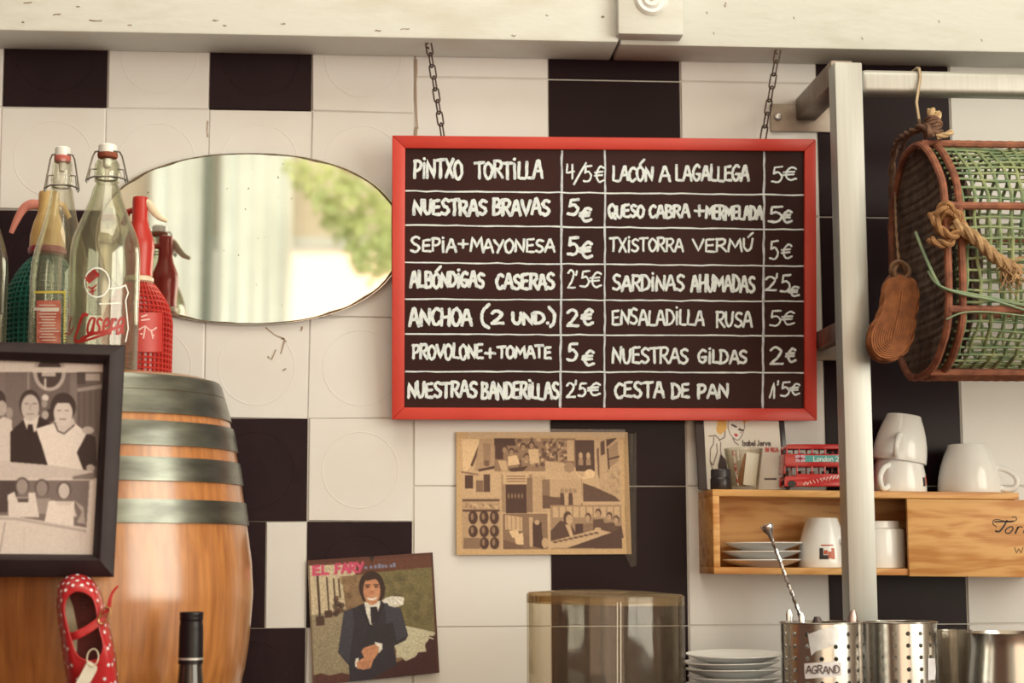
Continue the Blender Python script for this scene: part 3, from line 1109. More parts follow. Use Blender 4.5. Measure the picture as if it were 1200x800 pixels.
# sliver of one more bottle at the picture's left edge
pr = None
root = thing('glass_bottle', aty(-24, 440, -.2), 'clear glass bottle cut off by the left edge of the photo', 'bottle')
root.location.z = HEAD_Z
pr = bottle_profile(-24, -.2, [(215, 11), (240, 12), (262, 16), (285, 24), (300, 28), (320, 29.5), (440, 29.5)])
x_ = root.location.x
MB().lathe([(0, HEAD_Z + .003), (pr[-1][0] - .003, HEAD_Z), (pr[-1][0], HEAD_Z + .004)] + pr[::-1] + [(r - .002, z) for r, z in pr], (x_, -.2, 0), 48).build('glass', clear, root)
MB().lathe([(0, pr[0][1] + .012), (pr[0][0], pr[0][1] + .012), (pr[0][0], pr[0][1]), (0, pr[0][1])], (x_, -.2, 0), 24).build('stopper', porcelain, root)


# soda syphons with a woven plastic sleeve
def syphon(cx, Y, body_rows, head_rows, ring_rows, col_body, col_net, col_head, col_ring, col_lever, lever, label, name='soda_syphon'):
    base = aty(cx, 440, Y)
    x = base.x
    root = thing(name, (x, Y, HEAD_Z), label, 'soda syphon', 'soda syphons on the barrel')
    pr = bottle_profile(cx, Y, body_rows)
    rb = pr[-1][0]
    MB().lathe([(0, HEAD_Z), (rb - .004, HEAD_Z), (rb, HEAD_Z + .005)] + pr[::-1] + [(0, pr[0][1])], (x, Y, 0), 56).build('body', col_body, root)
    hd = bottle_profile(cx, Y, head_rows)
    MB().lathe([(0, hd[0][1] + .001), (hd[0][0] * .8, hd[0][1] + .001)] + hd + [(0, hd[-1][1])], (x, Y, 0), 40).build('head', col_head, root, angle=50)
    rg = bottle_profile(cx, Y, ring_rows)
    MB().lathe([(0, rg[0][1])] + [(rg[0][0] * .9, rg[0][1])] + rg + [(0, rg[-1][1])], (x, Y, 0), 40).build('collar', col_ring, root)
    # sleeve: rings and uprights following the body
    zz = [p[1] for p in pr][::-1]
    rr = [p[0] for p in pr][::-1]
    rad = lambda z: float(np.interp(z, zz, rr)) + .0012
    ztp = zz[-1] - .003
    nt_ = MB()
    nu = 40
    hz = np.arange(HEAD_Z + .006, ztp, .0072)
    for z in hz:
        nt_.tube([(x + rad(z) * math.cos(a), Y + rad(z) * math.sin(a), z) for a in np.linspace(0, 2 * math.pi, 40, endpoint=False)], .0014, 5, closed=True)
    for k in range(nu):
        a = 2 * math.pi * k / nu
        nt_.tube([(x + rad(z) * math.cos(a), Y + rad(z) * math.sin(a), z) for z in np.linspace(HEAD_Z + .004, ztp, 16)], .0014, 5)
    nt_.build('woven_sleeve', col_net, root)
    lv = catmull([aty(px, py, Y - .004) for px, py, _ in lever], 5)
    ra = np.interp(np.linspace(0, 1, len(lv)), np.linspace(0, 1, len(lever)), [q[2] for q in lever])
    MB().tube(lv, list(ra), 10, flat=1.5).build('lever', col_lever, root)
    # small spout on the far side
    hz_ = hd[1][1]
    sg = 1 if lever[-1][0] < cx else -1
    MB().tube([(x, Y, hz_ - .010), (x + sg * .018, Y + .012, hz_ - .012), (x + sg * .026, Y + .018, hz_ - .03)], [.005, .0045, .004], 10).build('spout', col_head, root)
    return root, x, Y, rb


red_pl = mat('red_plastic', S(178, 42, 32), .3, col2=S(188, 50, 38), scale=20)
red_pl2 = mat('dark_red_glass', S(132, 32, 28), .25, col2=S(150, 40, 34), scale=20)
cream_pl = mat('ivory_plastic', S(230, 200, 156), .35)
teal_pl = mat('teal_plastic', S(34, 92, 72), .35, col2=S(26, 76, 60), scale=20)
teal_gl = mat('dark_teal_glass', S(18, 60, 50), .15)
amber_pl = mat('aged_yellow_plastic', S(212, 172, 104), .4, col2=S(186, 138, 76), scale=30)
pink_pl = mat('faded_pink_plastic', S(206, 122, 98), .4)
RS, xs_, ys_, rs_ = syphon(160, -.158, [(331, 15), (338, 21), (346, 27), (356, 33), (366, 37), (378, 39), (440, 39)],
                           [(231.5, 9), (236, 9.5), (258, 9.5), (266, 11), (280, 16.5), (290, 17.5), (318, 15.5), (324, 16)], [(324, 15), (326, 17.5), (330, 17.5), (332, 15)],
                           red_pl2, red_pl, red_pl, cream_pl, cream_pl, [(168, 236, .0022), (174, 238, .0036), (180, 247, .0036), (187, 254.5, .003), (196, 259, .0016)],
                           'red soda syphon with an ivory lever between the wide bottle and the mirror')
lbm = MB()
wrap_rect(lbm, 146, 366, 190, 412, xs_, ys_, rs_ + .0030, 16)
lbm.build('label', mat('red_printed_label', S(186, 46, 36), .4), RS)
lbw = MB()
wrap_strokes(lbw, [[(166, 371), (172, 369)], [(166, 375), (175, 374)], [(163, 386), (170, 382), (177, 388), (183, 384)], [(165, 391), (180, 393)], [(170, 384), (168, 396)], [(177, 387), (179, 396)]], xs_, ys_, rs_ + .003, .0022, .0006)
lbw.build('lettering', mat('white_label_print', S(226, 170, 150), .5), RS)
syphon(51, -.118, [(300, 14), (306, 21), (314, 28), (324, 35), (336, 41), (350, 45.5), (366, 47.5), (440, 47.5)],
       [(225, 11), (228, 12), (250, 12.5), (262, 17), (276, 20.5), (292, 21)], [(290, 21), (292, 22.5), (297, 22.5), (299, 20)],
       teal_gl, teal_pl, amber_pl, mat('maroon_plastic', S(130, 34, 42), .35), pink_pl,
       [(46, 240, .0045), (37, 239.5, .005), (28, 244, .0042), (20, 257, .0034), (13, 273, .0022)],
       'green soda syphon with an aged yellow head and pink lever, leftmost on the barrel')

# ================================================================== FRAMED PHOTO ON THE BARREL
FY = -.4755
sepia = lambda v: (20 + v * .93, 4 + v * .89, 3 + v * .78)
fp = lambda x, y, off=0.0: aty(x, y, FY - off)
pf = thing('picture_frame', fp(10, 676), 'black framed sepia bar photograph mounted on the front of the barrel', 'picture frame')
OUT = [(-124, 397.5), (147, 404.2), (133.5, 676), (-124, 676)]
MID = [(-99, 409), (128.5, 416), (117, 656), (-99, 655)]
INN = [(-91, 419), (121, 426.5), (108.5, 649.5), (-91, 648)]
black_w = mat('black_lacquered_frame', S(40, 27, 26), .45, col2=S(48, 34, 32), scale=30, spec=.25)
fm = MB()
for i in range(4):
    j = (i + 1) % 4
    a = [fp(*OUT[i], -.012), fp(*OUT[j], -.012), fp(*OUT[i], .006), fp(*OUT[j], .006), fp(*MID[i], .014), fp(*MID[j], .014), fp(*INN[i], .002), fp(*INN[j], .002), fp(*INN[i], -.012), fp(*INN[j], -.012)]
    fm.add(a, [(0, 1, 3, 2), (2, 3, 5, 4), (4, 5, 7, 6), (6, 7, 9, 8), (8, 9, 1, 0)])
fm.build('frame', black_w, pf, bevel=.0008)
c = Canvas(-92, 418, 122, 651, 1.6, sepia(214))
c.rect(-92, 436, 122, 560, sepia(96))
c.rect(-92, 436, 36, 500, sepia(112))
c.rect(6, 436, 33, 500, sepia(104))
c.line([(33, 437), (33, 480)], 1.6, sepia(150))
c.rect(82, 438, 90, 500, sepia(118))
c.ell(58, 436, 19, 22, sepia(176))
c.ell(58, 436, 14.5, 18, sepia(60))
c.rect(49, 436, 65, 441, sepia(190))
c.line([(53, 444), (53, 455)], 2.4, sepia(200))
c.rect(38, 430, 90, 436.6, sepia(214))
c.ell(53, 466, 4, 4, sepia(210))
c.ell(52, 473, 3.5, 4.5, sepia(150))
c.poly([(90, 452), (120, 448), (122, 510), (92, 505)], sepia(92))
for k in range(9):
    c.line([(92 + k * 3.4, 456), (92 + k * 3.4, 508)], .8, sepia(70 + 30 * (k % 2)))
c.poly([(90, 455), (120, 450), (120, 455), (91, 459)], sepia(150))
c.rect(99, 438, 117, 446, sepia(176))
c.rect(90, 436, 100, 450, sepia(70))
# man with tie
c.poly([(-8, 496), (4, 488), (14, 492), (16, 560), (-16, 560)], sepia(205))
c.ell(-2, 470, 9, 13, sepia(50))
c.ell(2, 478, 6, 9, sepia(170))
c.ell(11, 484, 4, 7, sepia(150))
c.poly([(12, 506), (28, 491), (44, 487), (58, 494), (66, 520), (58, 548), (12, 542)], sepia(36))
c.poly([(27, 490), (46, 486), (42, 505), (34, 510)], sepia(212))
c.poly([(33, 497), (38, 497), (40, 508), (35, 514), (31, 507)], sepia(30))
c.ell(35, 474, 12.5, 17.5, sepia(50))
c.ell(35.5, 477.5, 10.5, 15.5, sepia(186))
c.rect(29, 472, 34, 473.4, sepia(110))
c.rect(38, 472, 43, 473.4, sepia(110))
c.line([(36, 474), (35, 480)], 1.2, sepia(140))
c.line([(32, 485), (39, 485)], 1.2, sepia(120))
c.poly([(50, 482), (60, 478), (66, 492), (56, 495)], sepia(50))
c.ell(53, 486, 4, 5, sepia(170))
# woman in white
c.poly([(42, 502), (62, 496), (88, 496), (102, 507), (90, 530), (98, 552), (56, 545), (49, 522)], sepia(222))
c.poly([(62, 496), (74, 507), (88, 496), (86, 490), (66, 488)], sepia(196))
c.line([(64, 495), (68, 505), (75, 508), (87, 498)], 1.6, sepia(60))
c.ell(74, 477, 15, 17, sepia(48))
c.ell(74, 484, 11, 15, sepia(204))
c.poly([(62, 470), (74, 463), (86, 470), (82, 472), (66, 472)], sepia(48))
c.rect(67, 480, 72, 481.4, sepia(120))
c.rect(76, 480, 81, 481.4, sepia(120))
c.line([(70, 491), (77, 491)], 1.3, sepia(120))
c.poly([(102, 507), (112, 512), (114, 545), (98, 552), (90, 530)], sepia(40))
c.ell(103, 504, 7, 4.5, sepia(180))
c.ell(106, 548, 5, 4, sepia(176))
# counter, then the lower photograph
c.poly([(-92, 538), (0, 540), (60, 545), (110, 552), (110, 560), (-92, 562)], sepia(196))
c.poly([(85, 558), (110, 553), (110, 562), (85, 563)], sepia(120))
c.rect(-92, 561.5, 110, 564, sepia(206))
c.rect(-92, 563, 106, 650, sepia(214))
c.poly([(-92, 563), (105, 563), (101, 622), (-92, 600)], sepia(112))
c.rect(-20, 563, 20, 600, sepia(66))
for cx_, cy_, dk in ((26, 570, 150), (49, 572, 140), (75, 575, 196)):
    c.ell(cx_, cy_ - 1, 8.5, 10, sepia(78))
    c.ell(cx_, cy_, 6.5, 9, sepia(dk))
    c.poly([(cx_ - 14, cy_ + 26), (cx_ - 10, cy_ + 12), (cx_ + 10, cy_ + 12), (cx_ + 15, cy_ + 30), (cx_ - 14, cy_ + 30)], sepia(dk + 10))
c.poly([(9, 580), (17, 576), (20, 586), (34, 586), (33, 577), (41, 577), (46, 606), (10, 606)], sepia(218))
c.rect(21, 584, 33, 588, sepia(80))
c.poly([(57, 587), (64, 586), (68, 592), (82, 592), (87, 586), (86, 622), (52, 612)], sepia(226))
c.poly([(87, 586), (98, 594), (100, 614), (90, 612), (96, 600)], sepia(170))
c.poly([(-92, 602), (10, 604), (102, 618), (106, 650), (-92, 650)], sepia(212))
c.line([(-20, 606), (20, 608), (100, 622)], 3, sepia(176))
c.line([(6, 612), (0, 646)], 1.4, sepia(150))
c.rect(28, 618, 29, 648, sepia(198))
c.noise(.022, 2)
c.noise(.012, 1)
c.blur(2)
print_panel('photograph', c, lambda x, y: aty(x, y, FY + .004), .002, (0, -1, 0), print_mat('photo_paper', .45), mat('paper_edge', S(205, 190, 165), .8), pf)

# ================================================================== RECORD SLEEVE ON THE WALL
RY = -.006
cr = [(360.5, 656.5), (507, 647), (515, 788), (366.5, 803)]


def quadmap(q, Y, tilt=0.0):
    def f(u, v):
        a = np.array(q[0]) * (1 - u) * (1 - v) + np.array(q[1]) * u * (1 - v) + np.array(q[2]) * u * v + np.array(q[3]) * (1 - u) * v
        return aty(a[0], a[1], Y - tilt * u - .004 * v)
    return f


qm = quadmap(cr, RY)
rec = Canvas(0, 0, 150, 150, 1.5, (126, 98, 66))
rec.rect(0, 0, 150, 22, (96, 52, 36))
rec.poly([(0, 6), (58, 8), (48, 70), (0, 85)], (196, 170, 128))
rec.poly([(0, 66), (50, 60), (64, 150), (0, 150)], (146, 126, 92))
rec.poly([(40, 22), (80, 20), (80, 75), (44, 78)], (132, 100, 66))
rec.poly([(78, 20), (150, 18), (150, 100), (104, 86)], (112, 96, 56))
for i in range(70):
    x, y = rec.r.uniform(82, 148), rec.r.uniform(24, 86)
    rec.ell(x, y, 4, 5, ((98, 84, 48), (124, 104, 64), (88, 76, 46))[i % 3], .45)
for i in range(40):
    x, y = rec.r.uniform(38, 78), rec.r.uniform(24, 72)
    rec.ell(x, y, 2.5, 4, ((104, 76, 48), (150, 116, 78))[i % 2], .5)
for x, y, hh in ((11, 20, 58), (22, 22, 46), (30, 24, 30), (36, 25, 22)):
    rec.line([(x, y), (x + 1, y + hh)], 2.6 if x < 20 else 1.8, (66, 44, 34))
rec.rect(7, 68, 17, 79, (74, 50, 38))
rec.rect(18, 62, 26, 70, (74, 50, 38))
rec.blotch(28, 48, 40, 70, [(66, 44, 34), (90, 62, 44)], 14, 2, 4)
rec.poly([(104, 85), (150, 100), (140, 108), (134, 118), (118, 128), (100, 126)], (196, 180, 140))
rec.poly([(150, 98), (146, 104), (141, 103), (138, 112), (130, 116), (118, 126), (100, 132), (40, 150), (150, 150)], (66, 30, 28))
rec.poly([(2, 138), (10, 136), (20, 140), (34, 138), (44, 141), (60, 150), (0, 150)], (86, 46, 36))
# man in dark suit (points taken on an enlargement, brought to the sleeve's own coordinates)
def uv(p):
    x, y = 340 + p[0] / 4.705, 630 + p[1] / 4.705
    return ((x - 361 - (y - 656) * .05) / 147 * 150, (y - 656 + (x - 361) * .063) / 146 * 150)


def man(pts, c_, al=1.0):
    rec.poly([uv(p) for p in pts], c_, al)


def moval(x, y, rx, ry, c_, al=1.0):
    a_ = uv((x, y))
    rec.ell(a_[0], a_[1], rx / 4.62, ry / 4.58, c_, al)


navy, navy2 = (43, 38, 43), (56, 53, 58)
man([(640, 500), (800, 570), (745, 600), (750, 640), (640, 692), (600, 650), (575, 600)], (198, 182, 142))
man([(412, 362), (340, 392), (300, 408), (286, 510), (270, 630), (330, 705), (332, 800), (600, 770), (575, 604), (640, 572), (652, 545), (612, 395), (540, 365), (500, 352), (455, 490)], navy)
man([(300, 412), (345, 395), (360, 470), (340, 600), (330, 690), (274, 628), (288, 510)], navy2)
man([(520, 362), (610, 398), (648, 545), (575, 585), (540, 520)], navy2)
man([(430, 500), (570, 470), (590, 580), (500, 590), (430, 640), (400, 600)], (38, 34, 38))
man([(410, 362), (380, 375), (440, 500), (468, 500), (440, 470)], (34, 30, 34))
man([(500, 352), (525, 366), (480, 480), (456, 500)], (34, 30, 34))
man([(412, 360), (425, 350), (498, 350), (500, 366), (470, 470), (446, 482), (424, 420)], (222, 206, 178))
man([(446, 384), (480, 380), (488, 410), (470, 470), (452, 478), (446, 430)], (34, 28, 34))
moval(452, 272, 70, 90, (50, 30, 24))
man([(388, 270), (400, 345), (418, 352), (420, 280)], (50, 30, 24))
man([(500, 270), (528, 268), (522, 322), (506, 350), (492, 340)], (50, 30, 24))
moval(453, 292, 47, 79, (192, 126, 84))
moval(470, 300, 24, 50, (206, 142, 98), .6)
man([(398, 262), (404, 216), (450, 192), (498, 210), (508, 262), (496, 240), (470, 226), (430, 236), (410, 232)], (50, 30, 24))
for ex in (430, 477):
    moval(ex, 270, 11, 5, (62, 36, 28))
    man([(ex - 15, 258), (ex + 14, 255), (ex + 14, 260), (ex - 15, 263)], (70, 42, 32))
moval(455, 300, 8, 10, (172, 104, 66))
man([(424, 328), (452, 334), (484, 325), (478, 340), (452, 347), (430, 341)], (232, 208, 180))
man([(508, 348), (530, 332), (560, 324), (600, 326), (632, 332), (626, 374), (580, 388), (548, 378), (540, 364), (520, 362)], (216, 198, 168))
for k_ in range(6):
    moval(530 + k_ * 17, 350 + (k_ % 2) * 12, 7, 6, (236, 222, 196), .7)
man([(472, 578), (512, 588), (514, 618), (492, 642), (470, 606)], (226, 208, 180))
man([(364, 668), (384, 662), (378, 716), (362, 712)], (226, 208, 180))
man([(396, 628), (412, 608), (470, 590), (492, 606), (490, 640), (462, 680), (448, 722), (410, 730), (374, 722), (372, 686), (412, 662)], (198, 132, 90))
for k_ in range(4):
    rec.line([uv((388 + k_ * 4, 690 + k_ * 9)), uv((440, 682 + k_ * 11))], .7, (150, 92, 60))
rec.line([uv((412, 640)), uv((470, 606))], .7, (160, 100, 66))
man([(806, 520), (790, 575), (770, 566), (745, 600), (752, 640), (708, 644), (690, 672), (640, 690), (560, 722), (480, 772), (380, 815), (840, 815), (840, 640)], (62, 28, 27))
man([(122, 740), (160, 762), (200, 752), (240, 776), (300, 768), (330, 800), (330, 830), (110, 830)], (84, 44, 36))
pink = (196, 70, 92)
for pl in strokes('EL', 6, 24, 7.5, 17.5, 0, .3) + strokes('FARY', 33, 66, 7, 17.5, 0, .2):
    rec.line(pl, 3.4, pink)
for x, wd_ in ((6, 6), (16, 6), (32, 3), (58, 4)):
    rec.rect(x - 1.5, 16.8, x + wd_, 19, pink)
for x in (68, 74, 79, 84, 88, 92, 98, 102):
    rec.rect(x, 10 + (x % 3), x + 3, 15, (120, 116, 128))
rec.line([(0, 2), (150, 2)], 3, (84, 44, 32))
rec.line([(149, 0), (149, 150)], 3, (76, 38, 30))
rec.line([(1, 0), (1, 150)], 1.5, (100, 70, 50))
rec.poly([(74, 0), (80, 0), (77, 8)], (40, 24, 20))
rec.noise(.06, 2)
rec.noise(.04, 1)
rec.blur(1)
o = print_panel('record_sleeve', rec, lambda x, y: qm(x / 150, y / 150), .0025, (0, -1, 0), print_mat('worn_sleeve_print', .4), mat('sleeve_card', S(92, 60, 44), .8))
tag(o, 'worn record sleeve showing a man in a dark suit, stuck to the tiles', 'record sleeve')

# ================================================================== LAMINATED PHOTO COLLAGE ON THE WALL
q2 = [(534.5, 506), (735.5, 506.3), (740, 649), (535, 650)]
qm2 = quadmap(q2, -.004)
sp = lambda v: (34 + v * .82, 8 + v * .74, 6 + v * .52)
cl = Canvas(0, 0, 204, 143, 2.0, (196, 152, 100))
X0, Y0 = 534.5, 506.5


def crect(xa, ya, xb_, yb_, v):
    cl.rect(xa - X0, ya - Y0, xb_ - X0, yb_ - Y0, sp(v))


def cpoly(pts, v, al=1):
    cl.poly([(x - X0, y - Y0) for x, y in pts], sp(v), al)


def cell(x, y, rx, ry, v, al=1):
    cl.ell(x - X0, y - Y0, rx, ry, sp(v), al)


def cline(pts, w, v, al=1):
    cl.line([(x - X0, y - Y0) for x, y in pts], w, sp(v), al)


crect(541, 515, 728, 643, 196)
cpoly([(541, 515), (566, 515), (553, 545), (543, 556)], 226)
cline([(565, 516), (553, 545)], 3, 60)
cpoly([(562, 515), (582, 514), (582, 550), (556, 552)], 168)
crect(567, 520, 575, 545, 140)
crect(568, 540, 573, 546, 90)
cline([(562, 551), (582, 547)], 3, 50)
crect(545, 557, 554, 572, 50)
crect(558, 563, 566, 576, 110)
crect(567, 556, 574, 576, 60)
crect(576, 554, 584, 576, 200)
cline([(541, 553), (560, 556)], 2, 120)
crect(580, 514, 645, 552, 130)
crect(580, 514, 605, 522, 40)
crect(581, 520, 590, 538, 46)
cl.blotch(605 - X0, 515 - Y0, 645 - X0, 545 - Y0, [sp(60), sp(120), sp(190)], 60, 1.5, 3)
for x, y in ((592, 527), (600, 530), (614, 524), (624, 522), (618, 536)):
    cell(x, y - 1, 3.5, 4, 50)
    cell(x, y + .6, 2.6, 3.4, 150)
cpoly([(596, 535), (606, 533), (610, 544), (596, 546)], 222)
cpoly([(620, 527), (632, 526), (633, 542), (622, 544)], 206)
cpoly([(584, 540), (594, 540), (596, 552), (588, 552)], 196)
cpoly([(596, 549), (620, 546), (614, 552), (600, 553)], 50)
crect(645, 514, 676, 552, 120)
cl.blotch(645 - X0, 515 - Y0, 666 - X0, 540 - Y0, [sp(40), sp(160), sp(200), sp(70)], 80, 1, 2)
crect(666, 516, 674, 540, 190)
cpoly([(640, 540), (660, 542), (676, 548), (676, 553), (640, 553)], 190)
crect(676, 516, 698, 552, 50)
for x in (682, 691):
    cell(x, 534, 2.4, 4, 190)
    crect(x - 2.5, 538, x + 2.5, 545, 150)
cpoly([(673, 548), (680, 560), (698, 552), (696, 560), (684, 562)], 225)
cell(692, 555, 6, 5, 232)
cell(668, 548, 6, 6, 150)
cpoly([(698, 514), (727, 514), (729, 585), (704, 575)], 186)
cpoly([(706, 518), (711, 516), (711, 532), (706, 534)], 60)
cpoly([(713, 515), (726, 513), (713, 524)], 50)
cpoly([(714, 526), (726, 517), (727, 540), (716, 548)], 150)
cline([(714, 526), (715, 549)], 2, 50)
cline([(716, 538), (727, 535)], 2, 50)
cpoly([(701, 527), (704, 524), (704, 562), (702, 556)], 90)
cl.blotch(706 - X0, 552 - Y0, 728 - X0, 580 - Y0, [sp(140), sp(205), sp(160)], 30, .8, 1.6)
cpoly([(684, 566), (696, 570), (722, 582), (728, 588), (684, 588)], 70)
# doorway with a sign
crect(588, 556, 624, 600, 150)
crect(590, 555, 620, 567, 206)
for k in range(3):
    cline([(594, 558 + k * 3), (616, 558 + k * 3)], 1, 90)
crect(593, 568, 617, 601, 44)
for x in (596, 600, 604, 608, 612):
    cell(x, 581, 1, 3, 130)
crect(618, 560, 624, 600, 120)
crect(625, 558, 640, 600, 184)
crect(638, 570, 645, 590, 70)
cpoly([(636, 562), (683, 562), (683, 595), (636, 595)], 120)
crect(645, 562, 682, 582, 188)
cpoly([(636, 580), (660, 584), (672, 594), (636, 596)], 80)
for x in (659, 664, 669, 674):
    cell(x, 575, 2.2, 3, 150)
    crect(x - 2.4, 578, x + 2.4, 592, 60 if x % 2 else 190)
cell(678, 585, 5, 8, 190)
# barrels
crect(541, 584, 586, 643, 176)
crect(542, 585, 585, 587, 70)
crect(542, 597, 585, 599, 60)
cl.blotch(545 - X0, 589 - Y0, 583 - X0, 595 - Y0, [sp(210), sp(130)], 24, 1, 1.6)
for r_, (y, hh) in enumerate(((606, 8), (622, 7), (636, 7))):
    for x in (554, 567, 579):
        if r_ == 2 and x == 554:
            continue
        cell(x, y, 5.4, hh, 44)
        cell(x - 1, y - 1, 1.8, 4, 130)
crect(543, 630, 562, 642, 120)
# lower middle
crect(589, 602, 641, 643, 120)
cpoly([(592, 603), (612, 606), (612, 622), (592, 620)], 200)
for k in range(4):
    cline([(594 + k * 5, 604), (594 + k * 5, 620)], .8, 130)
cell(606, 626, 4, 3, 60)
cpoly([(596, 622), (606, 620), (610, 630), (600, 630)], 226)
cpoly([(602, 627), (612, 624), (614, 638), (604, 638)], 228)
cpoly([(590, 632), (602, 636), (620, 643), (590, 643)], 90)
crect(613, 627, 620, 642, 110)
crect(620, 606, 624, 640, 190)
cpoly([(624, 612), (634, 612), (636, 643), (624, 640)], 44)
cell(629, 612, 3, 3, 190)
cell(638, 636, 4, 6, 190)
# lower right
crect(645, 592, 728, 643, 150)
for x in range(648, 726, 8):
    crect(x, 594, x + 6, 606, 196)
cpoly([(645, 622), (656, 610), (666, 612), (676, 626), (672, 632), (645, 636)], 60)
cell(665, 607, 5, 8, 60)
cell(667, 609, 4, 6, 190)
cpoly([(662, 615), (668, 615), (671, 628), (668, 630)], 200)
crect(674, 614, 700, 628, 46)
for x, y in ((689, 606), (701, 601), (714, 605), (722, 609)):
    cell(x, y, 3.6, 5, 60)
    cell(x - .5, y + 1.5, 2.8, 4, 176)
    cpoly([(x - 6, y + 8), (x + 6, y + 7), (x + 8, y + 22), (x - 6, y + 20)], 70 if x > 700 else 120)
cell(700, 620, 4, 2, 196)
cpoly([(645, 634), (700, 620), (716, 624), (664, 642), (645, 642)], 196)
for k in range(9):
    cell(650 + k * 6, 635 - k * 1.3, 3, 1.3, 90)
cpoly([(664, 642), (716, 624), (728, 618), (728, 643)], 52)
cl.noise(.035, 2)
cl.noise(.03, 1)
cl.blur(1)
col_root = thing('photo_collage', qm2(.5, 1), 'laminated sheet of old sepia bar photographs taped below the chalkboard', 'poster')
print_panel('print', cl, lambda x, y: qm2(x / 204, y / 143), .0008, (0, -1, 0), print_mat('sepia_print', .35), mat('sheet_edge', S(190, 150, 105), .8), col_root)
film = glass_mat('clear_plastic_film', (.96, .95, .93), (.7, .68, .62), .12, 1.3, veil=.07, veil_col=(.8, .74, .68))
fmb = MB()
rows = []
for t in np.linspace(0, 1, 16):
    y = 508 + 156 * t
    pts = [aty(732 + rnd.uniform(-.3, .3), min(y, 649), -.0065), aty(739, y, -.011), aty(742.5 + rnd.uniform(-.6, .6), y, -.0085), aty(746, y - 2, -.003)]
    rows.append(pts)
vs = [p for r_ in rows for p in r_]
fmb.add(vs, [(4 * i + j, 4 * i + j + 1, 4 * i + j + 5, 4 * i + j + 4) for i in range(15) for j in range(3)])
tp = [(548, 504), (640, 502.5), (733, 503)], [(548, 513), (640, 511.5), (733, 513)]
vs = [aty(x, y, -.0067) for x, y in tp[0] + tp[1]]
fmb.add(vs, [(0, 1, 4, 3), (1, 2, 5, 4)])
fmb.build('plastic_film', film, col_root, smooth=True)

# ================================================================== STEEL HANGING FRAME
steel = bpy.data.materials.new('brushed_steel')
steel.use_nodes = True
nt = steel.node_tree
b = nt.nodes['Principled BSDF']
b.inputs['Metallic'].default_value = .9
b.inputs['Roughness'].default_value = .5
tc = nt.nodes.new('ShaderNodeTexCoord')
mp = nt.nodes.new('ShaderNodeMapping')
mp.inputs['Scale'].default_value = (60, 60, 2)
nt.links.new(tc.outputs['Object'], mp.inputs[0])
nz = nt.nodes.new('ShaderNodeTexNoise')
nz.inputs['Scale'].default_value = 4
nz.inputs['Detail'].default_value = 6
nt.links.new(mp.outputs[0], nz.inputs['Vector'])
rp = nt.nodes.new('ShaderNodeValToRGB')
rp.color_ramp.elements[0].color = (.42, .43, .42, 1)
rp.color_ramp.elements[1].color = (.54, .55, .54, 1)
nt.links.new(nz.outputs['Fac'], rp.inputs['Fac'])
nt.links.new(rp.outputs['Color'], b.inputs['Base Color'])
MATS['steel'] = steel
dull_steel = mat('dull_bracket_steel', S(150, 130, 108), .45, metal=.8, col2=S(120, 98, 78), scale=20)
bolt_m = mat('bright_bolt_steel', S(226, 216, 198), .25, metal=.9)
px0, px1 = aty(987, 400, -.25).x, aty(1019.7, 400, -.25).x
pzt = aty(1005, 73, -.25).z
rack = thing('steel_rack', ((px0 + px1) / 2, -.232, LEDGE_Z), 'brushed steel post and rail bracketed to the tiles, right of the chalkboard', 'rack')
MB().span((px0, -.25, LEDGE_Z), (px1, -.214, pzt)).build('post', steel, rack, bevel=.0018)
rz0, rz1 = aty(1100, 110, -.246).z, aty(1100, 82, -.246).z
MB().span((px1 - .001, -.246, rz0), (XR, -.216, rz1)).build('rail', steel, rack, bevel=.009, seg=4)
az = aty(947, 142, 0).z
MB().span((px0 + .004, -.215, az), (px1 - .004, -.004, az + .034)).build('arm', dull_steel, rack, bevel=.0015)
az2 = aty(947, 412, 0).z
MB().span((px0 + .019, -.215, az2), (px1 - .002, -.004, az2 + .026)).build('arm', dull_steel, rack, bevel=.0015)
MB().span((aty(903, 138, -.004).x, -.005, aty(945, 154.5, -.004).z), (aty(990, 138, -.004).x, -.0005, aty(945, 122.5, -.004).z)).build('wall_plate', dull_steel, rack, bevel=.0006)
MB().span((aty(903, 413, -.004).x, -.005, aty(945, 422, -.004).z), (aty(990, 413, -.004).x, -.0005, aty(945, 404, -.004).z)).build('wall_plate', dull_steel, rack, bevel=.0006)
for bx_, by_ in ((911.5, 137), (981, 136)):
    p = aty(bx_, by_, -.005)
    MB().lathe([(0, .007), (.004, .0065), (.0056, .004), (.006, 0)], p, 20, M=Mr).build('bolt', bolt_m, rack)

# ================================================================== FISH TRAP
rust = mat('rusty_rebar', S(150, 88, 58), .75, col2=S(112, 62, 42), scale=60, bump=.6, bscale=220)
green_net = mat('green_net_twine', S(146, 146, 92), .65, col2=S(98, 114, 76), scale=40)
dark_net = mat('dark_brown_net', S(96, 72, 54), .8, col2=S(66, 48, 38), scale=50)
rope_m = mat('tan_rope_fibre', S(176, 136, 88), .85, col2=S(142, 104, 66), scale=110, bump=.5, bscale=300)
brown_rope = mat('brown_rope_fibre', S(122, 84, 58), .85, col2=S(96, 64, 46), scale=110, bump=.5, bscale=300)
TY = -.245
tcn = aty(1108, 307, TY - .115)
TX, TZ = tcn.x, aty(1075, 305, TY).z
trap = thing('fish_trap', (TX + .2, TY, TZ), 'rusty framed fish trap with green netting hanging from the steel rail', 'fish trap')
cs = [(-.03, .157), (-.1, .105), (-.122, .052), (-.122, -.085), (-.085, -.135), (-.035, -.158), (.05, -.158), (.10, -.12), (.12, -.07), (.12, .065), (.095, .115), (.05, .157)]
loop = [tuple(p) for p in catmull(cs, 6, True)]
TL = .44


def ring(x, r=.0048, k=1.0):
    return [V((x, TY + y * k, TZ + z * k)) for y, z in loop]


